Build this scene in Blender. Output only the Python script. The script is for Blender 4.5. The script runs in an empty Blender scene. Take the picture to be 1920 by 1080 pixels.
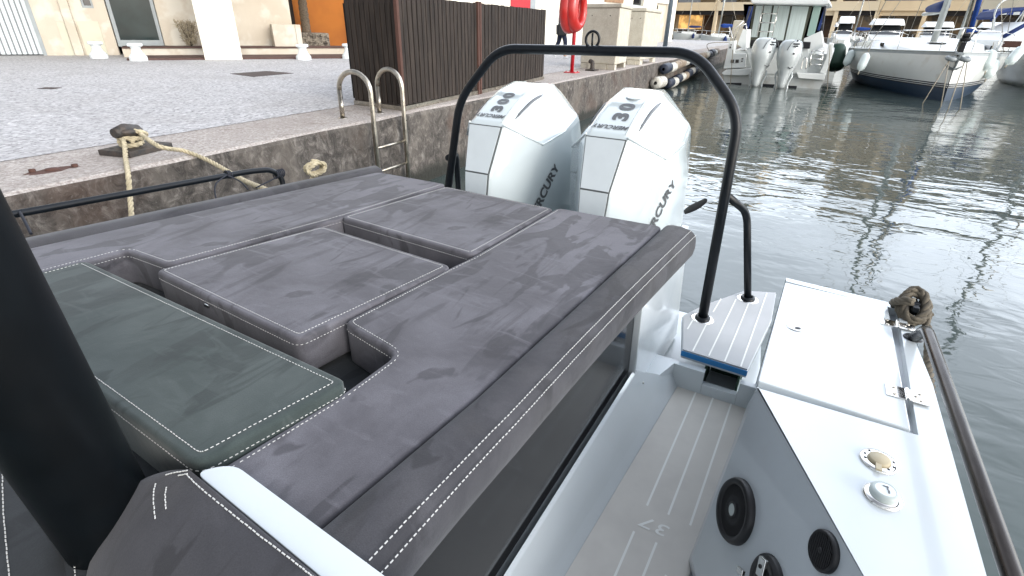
import bpy, bmesh, math, random
from mathutils import Vector, Matrix
from mathutils.bvhtree import BVHTree
from mathutils.geometry import tessellate_polygon
random.seed(7)
R = math.radians
sc = bpy.context.scene
COL = sc.collection
# ------------------------------------------------------------ camera, sky, sun, exposure
H = 1.85                                    # eye height over the water; the scene's z = 0 is the water
FPX = 965.0
ya, pi_, ro = R(29.6), R(27.0), R(1.15)
fwd = Vector((math.cos(pi_)*math.cos(ya), math.cos(pi_)*math.sin(ya), -math.sin(pi_)))
rt0 = Vector((math.sin(ya), -math.cos(ya), 0)); up0 = rt0.cross(fwd)
RT = math.cos(ro)*rt0 + math.sin(ro)*up0
UP = -math.sin(ro)*rt0 + math.cos(ro)*up0
cam = bpy.data.objects.new('camera', bpy.data.cameras.new('camera')); COL.objects.link(cam)
cam.data.sensor_width = 36; cam.data.lens = 36*FPX/1920
cam.data.clip_start = 0.02; cam.data.clip_end = 3000
cam.matrix_world = Matrix(((RT.x, UP.x, -fwd.x, 0), (RT.y, UP.y, -fwd.y, 0), (RT.z, UP.z, -fwd.z, H), (0, 0, 0, 1)))
sc.camera = cam
SUN_AZ, SUN_EL = R(-110), R(24)             # direction towards the sun
w = bpy.data.worlds.new("World"); sc.world = w; w.use_nodes = True
wn = w.node_tree.nodes; bg = wn['Background']
sky = wn.new('ShaderNodeTexSky'); sky.sky_type = 'NISHITA'; sky.sun_disc = False
sky.sun_elevation = SUN_EL; sky.sun_rotation = R(90) - SUN_AZ
sky.air_density = 1.0; sky.dust_density = 2.5; sky.ozone_density = 1.0
hs = wn.new('ShaderNodeHueSaturation'); hs.inputs['Saturation'].default_value = .30; w.node_tree.links.new(sky.outputs[0], hs.inputs['Color'])   # thin high cloud
wtc = wn.new('ShaderNodeTexCoord'); wmp = wn.new('ShaderNodeMapping'); wmp.inputs['Scale'].default_value = (1, 1, 2.5)
wnz = wn.new('ShaderNodeTexNoise'); wnz.inputs['Scale'].default_value = 2.2; wnz.inputs['Detail'].default_value = 5
wrp = wn.new('ShaderNodeMapRange'); wrp.inputs[1].default_value = .35; wrp.inputs[2].default_value = .7; wrp.inputs[3].default_value = .8; wrp.inputs[4].default_value = 1.45
wvm = wn.new('ShaderNodeVectorMath'); wvm.operation = 'SCALE'
for a_, b_ in ((wtc.outputs['Generated'], wmp.inputs[0]), (wmp.outputs[0], wnz.inputs['Vector']), (wnz.outputs['Fac'], wrp.inputs[0]), (wrp.outputs[0], wvm.inputs['Scale']), (hs.outputs[0], wvm.inputs[0])):
    w.node_tree.links.new(a_, b_)
# sky brightened towards the far side, added to whiten the water reflections
gl = Vector((math.cos(R(-6)), math.sin(R(-6)), .46)).normalized()
wd = wn.new('ShaderNodeVectorMath'); wd.operation = 'DOT_PRODUCT'; wd.inputs[1].default_value = gl; w.node_tree.links.new(wtc.outputs['Generated'], wd.inputs[0])
wm = wn.new('ShaderNodeMapRange'); wm.interpolation_type = 'SMOOTHSTEP'; wm.inputs[1].default_value = .30; wm.inputs[2].default_value = 1.0; wm.inputs[3].default_value = 1.0; wm.inputs[4].default_value = 5.8; w.node_tree.links.new(wd.outputs['Value'], wm.inputs[0])
wv2 = wn.new('ShaderNodeVectorMath'); wv2.operation = 'SCALE'; w.node_tree.links.new(wvm.outputs[0], wv2.inputs[0]); w.node_tree.links.new(wm.outputs[0], wv2.inputs['Scale'])
wv3 = wn.new('ShaderNodeVectorMath'); wv3.operation = 'MULTIPLY'; wv3.inputs[1].default_value = (.985, 1.0, 1.02); w.node_tree.links.new(wv2.outputs[0], wv3.inputs[0])
w.node_tree.links.new(wv3.outputs[0], bg.inputs[0])
bg.inputs[1].default_value = 0.15
sun = bpy.data.objects.new('sun', bpy.data.lights.new('sun', 'SUN')); COL.objects.link(sun)
sun.data.energy = .7; sun.data.angle = R(20); sun.data.color = (1, .965, .92)
sd = Vector((math.cos(SUN_EL)*math.cos(SUN_AZ), math.cos(SUN_EL)*math.sin(SUN_AZ), math.sin(SUN_EL)))
sun.rotation_euler = sd.to_track_quat('Z', 'Y').to_euler()
sc.view_settings.view_transform = 'Standard'; sc.view_settings.look = 'None'
sc.view_settings.exposure = 0.66; sc.view_settings.gamma = 1

# ------------------------------------------------------------ measuring helper: photo point -> point on a world plane
def ray(px, py):
    return fwd + RT*((px-960)/FPX) - UP*((py-540)/FPX)
def at(px, py, z=None, X=None, Y=None, D=None):
    d = ray(px, py)
    if z is not None: t = (z-H)/d.z
    elif X is not None: t = X/d.x
    elif Y is not None: t = Y/d.y
    else: t = D
    return Vector((0, 0, H)) + d*t
V3 = Vector

# ------------------------------------------------------------ materials
def mat(name, color, rough=.5, metal=0., spec=None, var=0., vscale=8., c2=None, bump=0., bscale=60., coat=0., detail=4., sheen=0., stretch=None, thresh=None, fine=0., c3=None, s3=30., t3=(.55,.65), ior=None, alpha=None, rvar=0.):
    m = bpy.data.materials.new(name); m.use_nodes = True
    n = m.node_tree.nodes; l = m.node_tree.links; b = n['Principled BSDF']
    b.inputs['Base Color'].default_value = (*color, 1); b.inputs['Roughness'].default_value = rough
    b.inputs['Metallic'].default_value = metal
    if spec is not None: b.inputs['Specular IOR Level'].default_value = spec
    if coat: b.inputs['Coat Weight'].default_value = coat; b.inputs['Coat Roughness'].default_value = .04
    if sheen: b.inputs['Sheen Weight'].default_value = sheen; b.inputs['Sheen Roughness'].default_value = .4
    tc = n.new('ShaderNodeTexCoord'); mp = n.new('ShaderNodeMapping'); l.new(tc.outputs['Object'], mp.inputs[0])
    if stretch: mp.inputs['Scale'].default_value = stretch
    def noise(s, d=4., dist=0.):
        t = n.new('ShaderNodeTexNoise'); t.inputs['Scale'].default_value = s; t.inputs['Detail'].default_value = d
        t.inputs['Distortion'].default_value = dist; l.new(mp.outputs[0], t.inputs['Vector']); return t
    last = None
    if c2 is None and var: c2 = tuple(min(1, c*(1-var)) for c in color)
    if c2 is not None:
        t = noise(vscale, detail, .4 if thresh else 0.); r = n.new('ShaderNodeValToRGB')
        lo, hi = thresh or (.35, .65)
        r.color_ramp.elements[0].position = lo; r.color_ramp.elements[1].position = hi
        r.color_ramp.elements[0].color = (*color, 1); r.color_ramp.elements[1].color = (*c2, 1)
        l.new(t.outputs['Fac'], r.inputs[0]); last = r.outputs[0]
    if c3 is not None:
        t = noise(s3, 3.); r = n.new('ShaderNodeValToRGB')
        r.color_ramp.elements[0].position = t3[0]; r.color_ramp.elements[1].position = t3[1]
        l.new(t.outputs['Fac'], r.inputs[0]); mx = n.new('ShaderNodeMix'); mx.data_type = 'RGBA'
        l.new(r.outputs[0], mx.inputs[0])
        if last: l.new(last, mx.inputs[6])
        else: mx.inputs[6].default_value = (*color, 1)
        mx.inputs[7].default_value = (*c3, 1); last = mx.outputs[2]
    if last: l.new(last, b.inputs['Base Color'])
    if rvar:
        t = noise(vscale*1.7, 5.); mr = n.new('ShaderNodeMapRange')
        mr.inputs[3].default_value = max(0, rough-rvar); mr.inputs[4].default_value = min(1, rough+rvar)
        l.new(t.outputs['Fac'], mr.inputs[0]); l.new(mr.outputs[0], b.inputs['Roughness'])
    if bump:
        t = noise(bscale, 5.); bp = n.new('ShaderNodeBump'); bp.inputs['Strength'].default_value = min(1, bump)
        bp.inputs['Distance'].default_value = .5/bscale
        l.new(t.outputs['Fac'], bp.inputs['Height']); l.new(bp.outputs[0], b.inputs['Normal'])
    if ior: b.inputs['IOR'].default_value = ior
    if alpha is not None: b.inputs['Alpha'].default_value = alpha
    return m

def suede(name, col, light, dark, grime=None):
    m = bpy.data.materials.new(name); m.use_nodes = True
    n = m.node_tree.nodes; l = m.node_tree.links; b = n['Principled BSDF']
    b.inputs['Roughness'].default_value = .9; b.inputs['Specular IOR Level'].default_value = .12
    b.inputs['Sheen Weight'].default_value = .12; b.inputs['Sheen Roughness'].default_value = .5
    tc = n.new('ShaderNodeTexCoord')
    def nz(s, d, dist, st=(1, 1, 1), rough=.55):
        mp = n.new('ShaderNodeMapping'); mp.inputs['Scale'].default_value = st; l.new(tc.outputs['Object'], mp.inputs[0])
        t = n.new('ShaderNodeTexNoise'); t.inputs['Scale'].default_value = s; t.inputs['Detail'].default_value = d
        t.inputs['Distortion'].default_value = dist; t.inputs['Roughness'].default_value = rough; l.new(mp.outputs[0], t.inputs['Vector']); return t
    def ramp(t, a, bb, ca=(0, 0, 0), cb=(1, 1, 1)):
        r = n.new('ShaderNodeValToRGB'); r.color_ramp.elements[0].position = a; r.color_ramp.elements[1].position = bb
        r.color_ramp.elements[0].color = (*ca, 1); r.color_ramp.elements[1].color = (*cb, 1); l.new(t.outputs['Fac'], r.inputs[0]); return r
    def mix(fac, a, bb, k=1.):
        mx = n.new('ShaderNodeMix'); mx.data_type = 'RGBA'
        if k != 1.:
            mm = n.new('ShaderNodeMath'); mm.operation = 'MULTIPLY'; mm.inputs[1].default_value = k; l.new(fac, mm.inputs[0]); fac = mm.outputs[0]
        l.new(fac, mx.inputs[0])
        for s, i in ((a, 6), (bb, 7)):
            if isinstance(s, tuple): mx.inputs[i].default_value = (*s, 1)
            else: l.new(s, mx.inputs[i])
        return mx.outputs[2]
    a = ramp(nz(1.7, 4, .8, (1, 1.3, 1)), .40, .60)            # wide brushed areas
    c = mix(a.outputs[0], col, light, .8)
    bnd = ramp(nz(3.6, 3, 1.6, (.55, 1.5, 1), .5), .545, .585)  # patches of nap lying the other way
    c = mix(bnd.outputs[0], c, dark, .6)
    st = ramp(nz(7, 4, 1.2, (.35, 2.2, 1)), .55, .66)
    c = mix(st.outputs[0], c, dark, .42)
    st2 = ramp(nz(9, 4, 1.2, (2.0, .5, 1)), .56, .68)
    c = mix(st2.outputs[0], c, light, .42)
    if grime:
        g = ramp(nz(2.6, 4, 1.0), .48, .7); c = mix(g.outputs[0], c, grime, .5)
    f = ramp(nz(420, 2, 0), .3, .7); c = mix(f.outputs[0], c, dark, .38)
    l.new(c, b.inputs['Base Color'])
    t = nz(300, 3, 0); t2 = nz(6, 3, .4)
    bp = n.new('ShaderNodeBump'); bp.inputs['Strength'].default_value = .35; bp.inputs['Distance'].default_value = .0015; l.new(t.outputs['Fac'], bp.inputs['Height'])
    b2 = n.new('ShaderNodeBump'); b2.inputs['Strength'].default_value = .5; b2.inputs['Distance'].default_value = .012; l.new(t2.outputs['Fac'], b2.inputs['Height']); l.new(bp.outputs[0], b2.inputs['Normal'])
    l.new(b2.outputs[0], b.inputs['Normal'])
    return m

M = {}
M['suede'] = suede('grey_suede', (.088, .085, .096), (.158, .154, .173), (.040, .039, .044))
M['suede_bolster'] = suede('bolster_suede', (.044, .044, .050), (.076, .075, .083), (.025, .025, .028), (.058, .056, .055))
M['suede_green'] = suede('greenish_suede', (.042, .055, .053), (.075, .090, .087), (.024, .031, .031))
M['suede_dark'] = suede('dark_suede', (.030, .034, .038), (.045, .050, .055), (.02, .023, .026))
M['piping'] = mat('suede_edge', (.03, .03, .034), .9)
M['thread'] = mat('white_thread', (.52, .52, .50), .7)
M['gel'] = mat('white_gelcoat', (.55, .595, .615), .22, coat=.4, var=.06, vscale=3, rvar=.08, c3=(.54, .57, .585), s3=14, t3=(.58, .85), bump=.03, bscale=90)
M['gel_grey'] = mat('light_grey_gelcoat', (.42, .45, .48), .3, coat=.3, var=.05, vscale=3)
M['cowl'] = mat('engine_white_paint', (.55, .61, .625), .12, coat=.8, var=.04, vscale=4, rvar=.05)
M['cowl_panel'] = mat('engine_panel_white', (.57, .62, .64), .2, coat=.3, var=.05, vscale=9)
M['seam'] = mat('dark_seam', (.10, .11, .11), .6)
M['decal'] = mat('decal_grey', (.09, .095, .1), .35)
M['black'] = mat('black_coated_metal', (.004, .006, .009), .36, spec=.3, var=.4, vscale=30, bump=.08, bscale=400, rvar=.08)
M['pole'] = mat('black_pillar_coating', (.0015, .0028, .004), .45, spec=.22, var=.4, vscale=12, bump=.05, bscale=300, rvar=.08)
M['chrome'] = mat('polished_steel', (.78, .77, .74), .12, 1., var=.12, vscale=20, rvar=.06)
M['steel'] = mat('weathered_steel', (.55, .50, .42), .3, 1., var=.35, vscale=14, rvar=.1)
M['bronze'] = mat('dark_polished_rail', (.036, .031, .028), .25, 1., var=.45, vscale=9, stretch=(1, 5, 5), rvar=.1)
M['eva'] = mat('grey_foam_deck', (.43, .44, .45), .75, var=.09, vscale=5, bump=.25, bscale=500)
M['eva_warm'] = mat('warm_grey_foam_deck', (.56, .54, .50), .75, var=.08, vscale=4, bump=.25, bscale=500, c3=(.48, .46, .43), s3=6, t3=(.5, .8))
M['stripe'] = mat('pale_deck_stripe', (.70, .71, .68), .6)
M['blue'] = mat('blue_foam_edge', (.01, .16, .40), .5)
M['glass'] = mat('dark_tinted_glass', (.012, .014, .016), .03, coat=.5, ior=1.5)
M['side_glass'] = mat('smoked_side_panel', (.016, .017, .019), .10, spec=.28, var=.2, vscale=3)
M['rubber'] = mat('black_plastic', (.012, .012, .013), .45, bump=.1, bscale=300)
M['horn'] = mat('grille_black', (.006, .006, .008), .6)
M['beige'] = mat('beige_plastic_cap', (.42, .36, .24), .5)
M['greyplastic'] = mat('pale_grey_plastic', (.45, .5, .48), .4)
M['rope'] = mat('cream_rope', (.50, .43, .29), .85, var=.35, vscale=25, bump=.5, bscale=200)
M['rope_grey'] = mat('grey_brown_rope', (.135, .115, .085), .9, var=.45, vscale=40, bump=.6, bscale=200)
M['thin_line'] = mat('mooring_line_grey', (.30, .27, .21), .85)
M['dark_line'] = mat('black_cord', (.01, .012, .02), .7)
M['iron'] = mat('black_cast_iron', (.022, .022, .022), .6, var=.5, vscale=20, bump=.5, bscale=60, c2=(.06, .045, .035))
M['wood'] = mat('dark_slats', (.020, .0155, .013), .8, spec=.25, c2=(.042, .032, .026), vscale=6, stretch=(3, 3, .4), bump=.4, bscale=50, c3=(.06, .048, .038), s3=22, t3=(.66, .74))
M['wood_in'] = mat('slat_backing', (.006, .005, .005), .9)
M['rust'] = mat('rusty_post', (.085, .036, .026), .8, c2=(.07, .03, .02), vscale=12, bump=.3)
M['red'] = mat('red_plastic', (.48, .022, .018), .35, coat=.3, var=.15, vscale=6)
M['red_dark'] = mat('red_paint', (.45, .01, .02), .4, var=.2, vscale=10)
M['concrete_cab'] = mat('cream_concrete', (.52, .485, .40), .85, c2=(.44, .40, .32), vscale=6, bump=.3, bscale=120, c3=(.60, .57, .49), s3=60, t3=(.5, .7))
M['plaster'] = mat('cream_plaster', (.56, .50, .41), .9, c2=(.50, .44, .355), vscale=1.2, bump=.25, bscale=40, c3=(.60, .56, .48), s3=2.2, t3=(.5, .62))
M['plaster_light'] = mat('pale_cream_plaster', (.80, .76, .66), .9, c2=(.74, .69, .58), vscale=1.5, bump=.2, bscale=40)
M['plaster_patch'] = mat('greenish_plaster_patch', (.55, .54, .43), .9, var=.08, vscale=3)
M['plaster_warm'] = mat('ochre_plaster', (.80, .64, .42), .9, c2=(.72, .57, .37), vscale=.35, bump=.1, bscale=10)
M['orange'] = mat('orange_plaster', (.50, .17, .03), .9, c2=(.36, .12, .025), vscale=1.0)
M['orange_bright'] = mat('bright_orange_plaster', (.75, .25, .035), .9, var=.1)
M['white_metal'] = mat('white_painted_metal', (.72, .78, .80), .45, var=.06, vscale=5)
M['garage_white'] = mat('garage_white_metal', (.55, .60, .61), .5, var=.08, vscale=5)
M['grey_metal'] = mat('grey_painted_metal', (.30, .33, .34), .45, var=.1, vscale=6)
M['lamp_metal'] = mat('blue_grey_post', (.13, .17, .20), .45, var=.2, vscale=6)
M['white_paint'] = mat('white_paint', (.78, .82, .82), .6, var=.08, vscale=9, bump=.15, bscale=40)
M['stone'] = mat('rough_stone', (.22, .19, .15), .9, c2=(.09, .075, .06), vscale=7, thresh=(.48, .56), bump=1, bscale=14)
M['bark'] = mat('palm_bark', (.10, .075, .05), .95, c2=(.18, .14, .10), vscale=18, bump=1, bscale=30, stretch=(1, 1, 2))
M['terra'] = mat('terracotta_tile', (.10, .055, .045), .8, var=.25, vscale=9)
M['far_wall'] = mat('distant_ochre_wall', (.82, .70, .50), .9, c2=(.76, .63, .44), vscale=.3)
M['far_wall2'] = mat('distant_pale_wall', (.62, .57, .45), .9, var=.1, vscale=.3)
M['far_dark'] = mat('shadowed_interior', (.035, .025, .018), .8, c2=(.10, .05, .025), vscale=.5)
M['far_glass'] = mat('shop_glass', (.05, .04, .03), .08, c2=(.20, .13, .06), vscale=.35, thresh=(.45, .55))
M['far_grey'] = mat('louvred_shutter', (.22, .23, .25), .6, var=.2, vscale=3, stretch=(1, 1, 12))
M['awning_dark'] = mat('dark_awning', (.015, .013, .014), .8)
M['awning_blue'] = mat('blue_awning', (.03, .07, .28), .8)
M['hull_white'] = mat('sailboat_white', (.62, .64, .62), .3, coat=.3, var=.06, vscale=1.2, c3=(.52, .51, .46), s3=3, t3=(.55, .8))
M['hull_navy'] = mat('navy_antifouling', (.008, .028, .06), .5)
M['hull_black'] = mat('black_boot_stripe', (.01, .01, .015), .5)
M['deck_white'] = mat('boat_deck_white', (.78, .80, .78), .35, var=.05, vscale=2)
M['navy'] = mat('navy_canvas', (.01, .03, .14), .85, var=.3, vscale=5)
M['blue_sail'] = mat('blue_sail_cover', (.01, .06, .30), .8, var=.3, vscale=5)
M['fender'] = mat('white_fender', (.66, .74, .72), .4, var=.08, vscale=6)
M['fender_dirty'] = mat('worn_white_band', (.50, .49, .44), .7, c2=(.22, .19, .15), vscale=8, thresh=(.5, .7))
M['fender_tan'] = mat('worn_tan_band', (.30, .24, .17), .8, c2=(.16, .12, .09), vscale=8)
M['fender_navy'] = mat('dark_blue_band', (.012, .018, .035), .6)
M['green_canvas'] = mat('dark_green_hull', (.015, .05, .03), .6)
M['alu'] = mat('aluminium_mast', (.50, .52, .50), .35, .6, var=.15, vscale=3)
M['curtain'] = mat('white_curtain', (.60, .68, .66), .8, c2=(.50, .57, .55), vscale=5, stretch=(1, 6, .2))
M['olive'] = mat('olive_window_frame', (.065, .068, .045), .4)
M['tint'] = mat('pale_green_glass', (.30, .42, .38), .1, coat=.4)
M['ob_silver'] = mat('outboard_silver', (.56, .60, .60), .25, .1, coat=.5, var=.06, vscale=6)
M['skin'] = mat('skin', (.45, .27, .19), .6)
M['cloth_white'] = mat('white_shirt', (.75, .77, .78), .8, bump=.2, bscale=30)
M['cloth_navy'] = mat('navy_trousers', (.012, .018, .045), .85)
M['cloth_black'] = mat('black_fabric', (.01, .01, .012), .8)
M['hair'] = mat('brown_hair', (.05, .025, .012), .6)
M['grate'] = mat('rusty_cover', (.045, .032, .03), .8, c2=(.08, .06, .055), vscale=10, bump=.5, bscale=40)

# paving, concrete, quay wall, water
def special(name): 
    m = bpy.data.materials.new(name); m.use_nodes = True
    return m, m.node_tree.nodes, m.node_tree.links, m.node_tree.nodes['Principled BSDF']
def ramp_n(n, l, src, stops):
    r = n.new('ShaderNodeValToRGB'); e = r.color_ramp.elements
    while len(e) < len(stops): e.new(.5)
    for k, (p, c) in enumerate(stops): e[k].position = p; e[k].color = (*c, 1)
    l.new(src, r.inputs[0]); return r.outputs[0]
def noise_n(n, l, s, d=4, dist=0, scale=(1, 1, 1), kind='noise', rough=.55):
    tc = n.new('ShaderNodeTexCoord'); mp = n.new('ShaderNodeMapping'); mp.inputs['Scale'].default_value = scale
    l.new(tc.outputs['Object'], mp.inputs[0])
    if kind == 'noise':
        t = n.new('ShaderNodeTexNoise'); t.inputs['Scale'].default_value = s; t.inputs['Detail'].default_value = d; t.inputs['Distortion'].default_value = dist; t.inputs['Roughness'].default_value = rough
        l.new(mp.outputs[0], t.inputs[0]); return t.outputs['Fac']
    t = n.new('ShaderNodeTexVoronoi'); t.inputs['Scale'].default_value = s; l.new(mp.outputs[0], t.inputs[0]); return t.outputs['Color'] if kind == 'vcol' else t.outputs['Distance']
def mix_n(n, l, fac, a, b, k=None, mode='MIX'):
    mx = n.new('ShaderNodeMix'); mx.data_type = 'RGBA'; mx.blend_type = mode
    if isinstance(fac, (int, float)): mx.inputs[0].default_value = fac
    else: l.new(fac, mx.inputs[0])
    for s, i in ((a, 6), (b, 7)):
        if isinstance(s, tuple): mx.inputs[i].default_value = (*s, 1)
        else: l.new(s, mx.inputs[i])
    return mx.outputs[2]
def bump_n(n, l, b, h, s, d, prev=None):
    bp = n.new('ShaderNodeBump'); bp.inputs['Strength'].default_value = s; bp.inputs['Distance'].default_value = d
    l.new(h, bp.inputs['Height'])
    if prev: l.new(prev, bp.inputs['Normal'])
    return bp.outputs[0]

m, n, l, b = special('pale_gravel_paving'); M['paving'] = m
v = noise_n(n, l, 34, kind='vcol'); f = noise_n(n, l, 26, 5, 0, rough=.75); big = noise_n(n, l, .8, 4, .5)
sep = n.new('ShaderNodeSeparateColor'); l.new(v, sep.inputs[0])
c = ramp_n(n, l, sep.outputs[0], [(0, (.13, .125, .125)), (.3, (.27, .262, .262)), (.65, (.42, .41, .41)), (1, (.68, .67, .67))])
c = mix_n(n, l, ramp_n(n, l, f, [(.40, (0, 0, 0)), (.62, (1, 1, 1))]), c, (.47, .46, .46))
c = mix_n(n, l, ramp_n(n, l, big, [(.45, (0, 0, 0)), (.7, (.35, .35, .35))]), c, (.30, .28, .27))
l.new(c, b.inputs['Base Color']); b.inputs['Roughness'].default_value = .9
l.new(bump_n(n, l, b, f, .6, .01), b.inputs['Normal'])

m, n, l, b = special('aggregate_concrete'); M['kerb'] = m
f = noise_n(n, l, 45, 5, 0, rough=.7); big = noise_n(n, l, 1.6, 5, .6); sp = noise_n(n, l, 4.5, 5, .8)
c = ramp_n(n, l, f, [(.33, (.19, .16, .145)), (.5, (.36, .32, .29)), (.68, (.56, .52, .48))])
c = mix_n(n, l, ramp_n(n, l, big, [(.45, (0, 0, 0)), (.7, (.6, .6, .6))]), c, (.27, .23, .205))
c = mix_n(n, l, ramp_n(n, l, sp, [(.62, (0, 0, 0)), (.72, (.5, .5, .5))]), c, (.13, .08, .06))
l.new(c, b.inputs['Base Color']); b.inputs['Roughness'].default_value = .9
l.new(bump_n(n, l, b, f, .5, .01), b.inputs['Normal'])

m, n, l, b = special('stained_quay_wall'); M['quaywall'] = m
f = noise_n(n, l, 9, 8, .8, (1, 1, .8), rough=.72); g = noise_n(n, l, 2.2, 6, .6, (1, 1, .35)); h = noise_n(n, l, 30, 4, .3); r2 = noise_n(n, l, 1.0, 5, .5)
c = ramp_n(n, l, f, [(.38, (.034, .029, .025)), (.50, (.076, .066, .057)), (.58, (.130, .114, .100)), (.70, (.26, .238, .212))])
c = mix_n(n, l, ramp_n(n, l, g, [(.46, (0, 0, 0)), (.66, (.7, .7, .7))]), c, (.15, .13, .11))
c = mix_n(n, l, ramp_n(n, l, r2, [(.52, (0, 0, 0)), (.66, (.55, .55, .55))]), c, (.075, .042, .028))
c = mix_n(n, l, ramp_n(n, l, h, [(.60, (0, 0, 0)), (.70, (.5, .5, .5))]), c, (.19, .17, .15))
geo = n.new('ShaderNodeNewGeometry'); sx = n.new('ShaderNodeSeparateXYZ'); l.new(geo.outputs['Position'], sx.inputs[0])
zz = n.new('ShaderNodeMath'); zz.operation = 'ADD'; l.new(sx.outputs[2], zz.inputs[0])
zm = n.new('ShaderNodeMath'); zm.operation = 'MULTIPLY'; zm.inputs[1].default_value = .35; l.new(g, zm.inputs[0]); l.new(zm.outputs[0], zz.inputs[1])
c = mix_n(n, l, ramp_n(n, l, zz.outputs[0], [(.30, (1, 1, 1)), (.42, (0, 0, 0))]), c, (.018, .018, .013))    # weed band at the waterline
l.new(c, b.inputs['Base Color']); b.inputs['Roughness'].default_value = .85
l.new(bump_n(n, l, b, f, .9, .03), b.inputs['Normal'])

m, n, l, b = special('harbour_water'); M['water'] = m
b.inputs['Base Color'].default_value = (.050, .066, .062, 1); b.inputs['Roughness'].default_value = .025; b.inputs['IOR'].default_value = 1.333
w1 = noise_n(n, l, 1.1, 2, .6, (1.25, .8, 1)); w2 = noise_n(n, l, 4.6, 2, .5, (1.4, .75, 1)); w3 = noise_n(n, l, .28, 2, 0)
nn = bump_n(n, l, b, w1, 1., .017); nn = bump_n(n, l, b, w2, 1., .0042, nn); nn = bump_n(n, l, b, w3, 1., .04, nn)
l.new(nn, b.inputs['Normal'])

# ------------------------------------------------------------ geometry helpers
class MB:
    def __init__(s): s.v = []; s.f = []; s.m = []; s.sm = []
    def add(s, vs, fs, mi=0, smooth=False):
        o = len(s.v); s.v += [Vector(p) for p in vs]
        for f in fs: s.f.append([i+o for i in f]); s.m.append(mi); s.sm.append(smooth)
        return s
    def box(s, c, size, ax=None, mi=0):
        c = Vector(c); ax = ax or (V3((1, 0, 0)), V3((0, 1, 0)), V3((0, 0, 1)))
        vs = [c + ax[0]*(i*size[0]/2) + ax[1]*(j*size[1]/2) + ax[2]*(k*size[2]/2) for i in (-1, 1) for j in (-1, 1) for k in (-1, 1)]
        return s.add(vs, [(0, 1, 3, 2), (4, 6, 7, 5), (0, 4, 5, 1), (2, 3, 7, 6), (0, 2, 6, 4), (1, 5, 7, 3)], mi)
    def prism(s, poly, z0, z1, mi=0, mtop=None):
        n = len(poly); vs = [(p[0], p[1], z0 if not callable(z0) else z0(p)) for p in poly] + [(p[0], p[1], z1 if not callable(z1) else z1(p)) for p in poly]
        area = sum(poly[i][0]*poly[(i+1) % n][1]-poly[(i+1) % n][0]*poly[i][1] for i in range(n))
        if area < 0:
            vs = vs[:n][::-1] + vs[n:][::-1]
        s.add(vs, [tuple(range(n))[::-1]] + [(i, (i+1) % n, n+(i+1) % n, n+i) for i in range(n)], mi)
        o = len(s.v)-2*n
        s.f.append([o+n+i for i in range(n)]); s.m.append(mi if mtop is None else mtop); s.sm.append(False)
        return s
    def slab(s, quad, th, mi=0):                 # a planar outline given thickness along its normal
        q = [Vector(p) for p in quad]; nn = (q[1]-q[0]).cross(q[2]-q[1]).normalized(); n = len(q)
        vs = q + [p - nn*th for p in q]
        return s.add(vs, [tuple(range(n)), tuple(range(2*n-1, n-1, -1))] + [(i, i+n, (i+1) % n+n, (i+1) % n) for i in range(n)], mi)
    def tube(s, path, r, seg=12, mi=0, caps=True, closed=False, flat=1.0):
        P = [Vector(p) for p in path]; n = len(P); rs = r if isinstance(r, (list, tuple)) else [r]*n
        T = []
        for i in range(n):
            a = P[(i-1) % n] if closed or i > 0 else P[i]; bb = P[(i+1) % n] if closed or i < n-1 else P[i]
            T.append((bb-a).normalized())
        u = T[0].orthogonal().normalized(); vs = []
        for i in range(n):
            u = (u - T[i]*u.dot(T[i])).normalized(); w_ = T[i].cross(u)
            for k in range(seg):
                a = 2*math.pi*k/seg; vs.append(P[i] + u*math.cos(a)*rs[i] + w_*math.sin(a)*rs[i]*flat)
        fs = []
        for i in range(n if closed else n-1):
            for k in range(seg):
                a = i*seg+k; bb = i*seg+(k+1) % seg; j = ((i+1) % n)*seg
                fs.append((a, bb, j+(k+1) % seg, j+k))
        s.add(vs, fs, mi, True)
        if caps and not closed:
            o = len(s.v)-len(vs)
            s.f.append([o+k for k in range(seg)][::-1]); s.m.append(mi); s.sm.append(False)
            s.f.append([o+(n-1)*seg+k for k in range(seg)]); s.m.append(mi); s.sm.append(False)
        return s
    def lathe(s, prof, c, ax=(0, 0, 1), seg=32, mi=0, flat=False):    # prof: (radius, height)
        c = Vector(c); a = Vector(ax).normalized(); u = a.orthogonal().normalized(); w_ = a.cross(u)
        vs = [c + a*h + (u*math.cos(2*math.pi*k/seg)+w_*math.sin(2*math.pi*k/seg))*max(r, 1e-5) for r, h in prof for k in range(seg)]
        fs = [(i*seg+k, i*seg+(k+1) % seg, (i+1)*seg+(k+1) % seg, (i+1)*seg+k) for i in range(len(prof)-1) for k in range(seg)]
        return s.add(vs, fs, mi, not flat)
    def rope(s, path, r, pitch=None, seg=7, mi=0):
        P = smooth(path, 1); pitch = pitch or r*7; rr = r*.56
        L = [0]
        for i in range(1, len(P)): L.append(L[-1]+(P[i]-P[i-1]).length)
        tot = L[-1]; N = max(4, int(tot/(r*.9))); Q = []
        j = 0
        for i in range(N+1):
            t = tot*i/N
            while j < len(L)-2 and L[j+1] < t: j += 1
            Q.append(P[j].lerp(P[j+1], min(1, max(0, (t-L[j])/max(1e-6, L[j+1]-L[j])))))
        T = [(Q[min(i+1, N)]-Q[max(i-1, 0)]).normalized() for i in range(N+1)]
        u = T[0].orthogonal().normalized(); F = []
        for i in range(N+1):
            u = (u-T[i]*u.dot(T[i])).normalized(); F.append((u.copy(), T[i].cross(u)))
        for k in range(3):
            pts = [Q[i] + (F[i][0]*math.cos(2*math.pi*(tot*i/N/pitch+k/3)) + F[i][1]*math.sin(2*math.pi*(tot*i/N/pitch+k/3)))*r*.5 for i in range(N+1)]
            s.tube(pts, rr, seg, mi)
        return s
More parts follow.
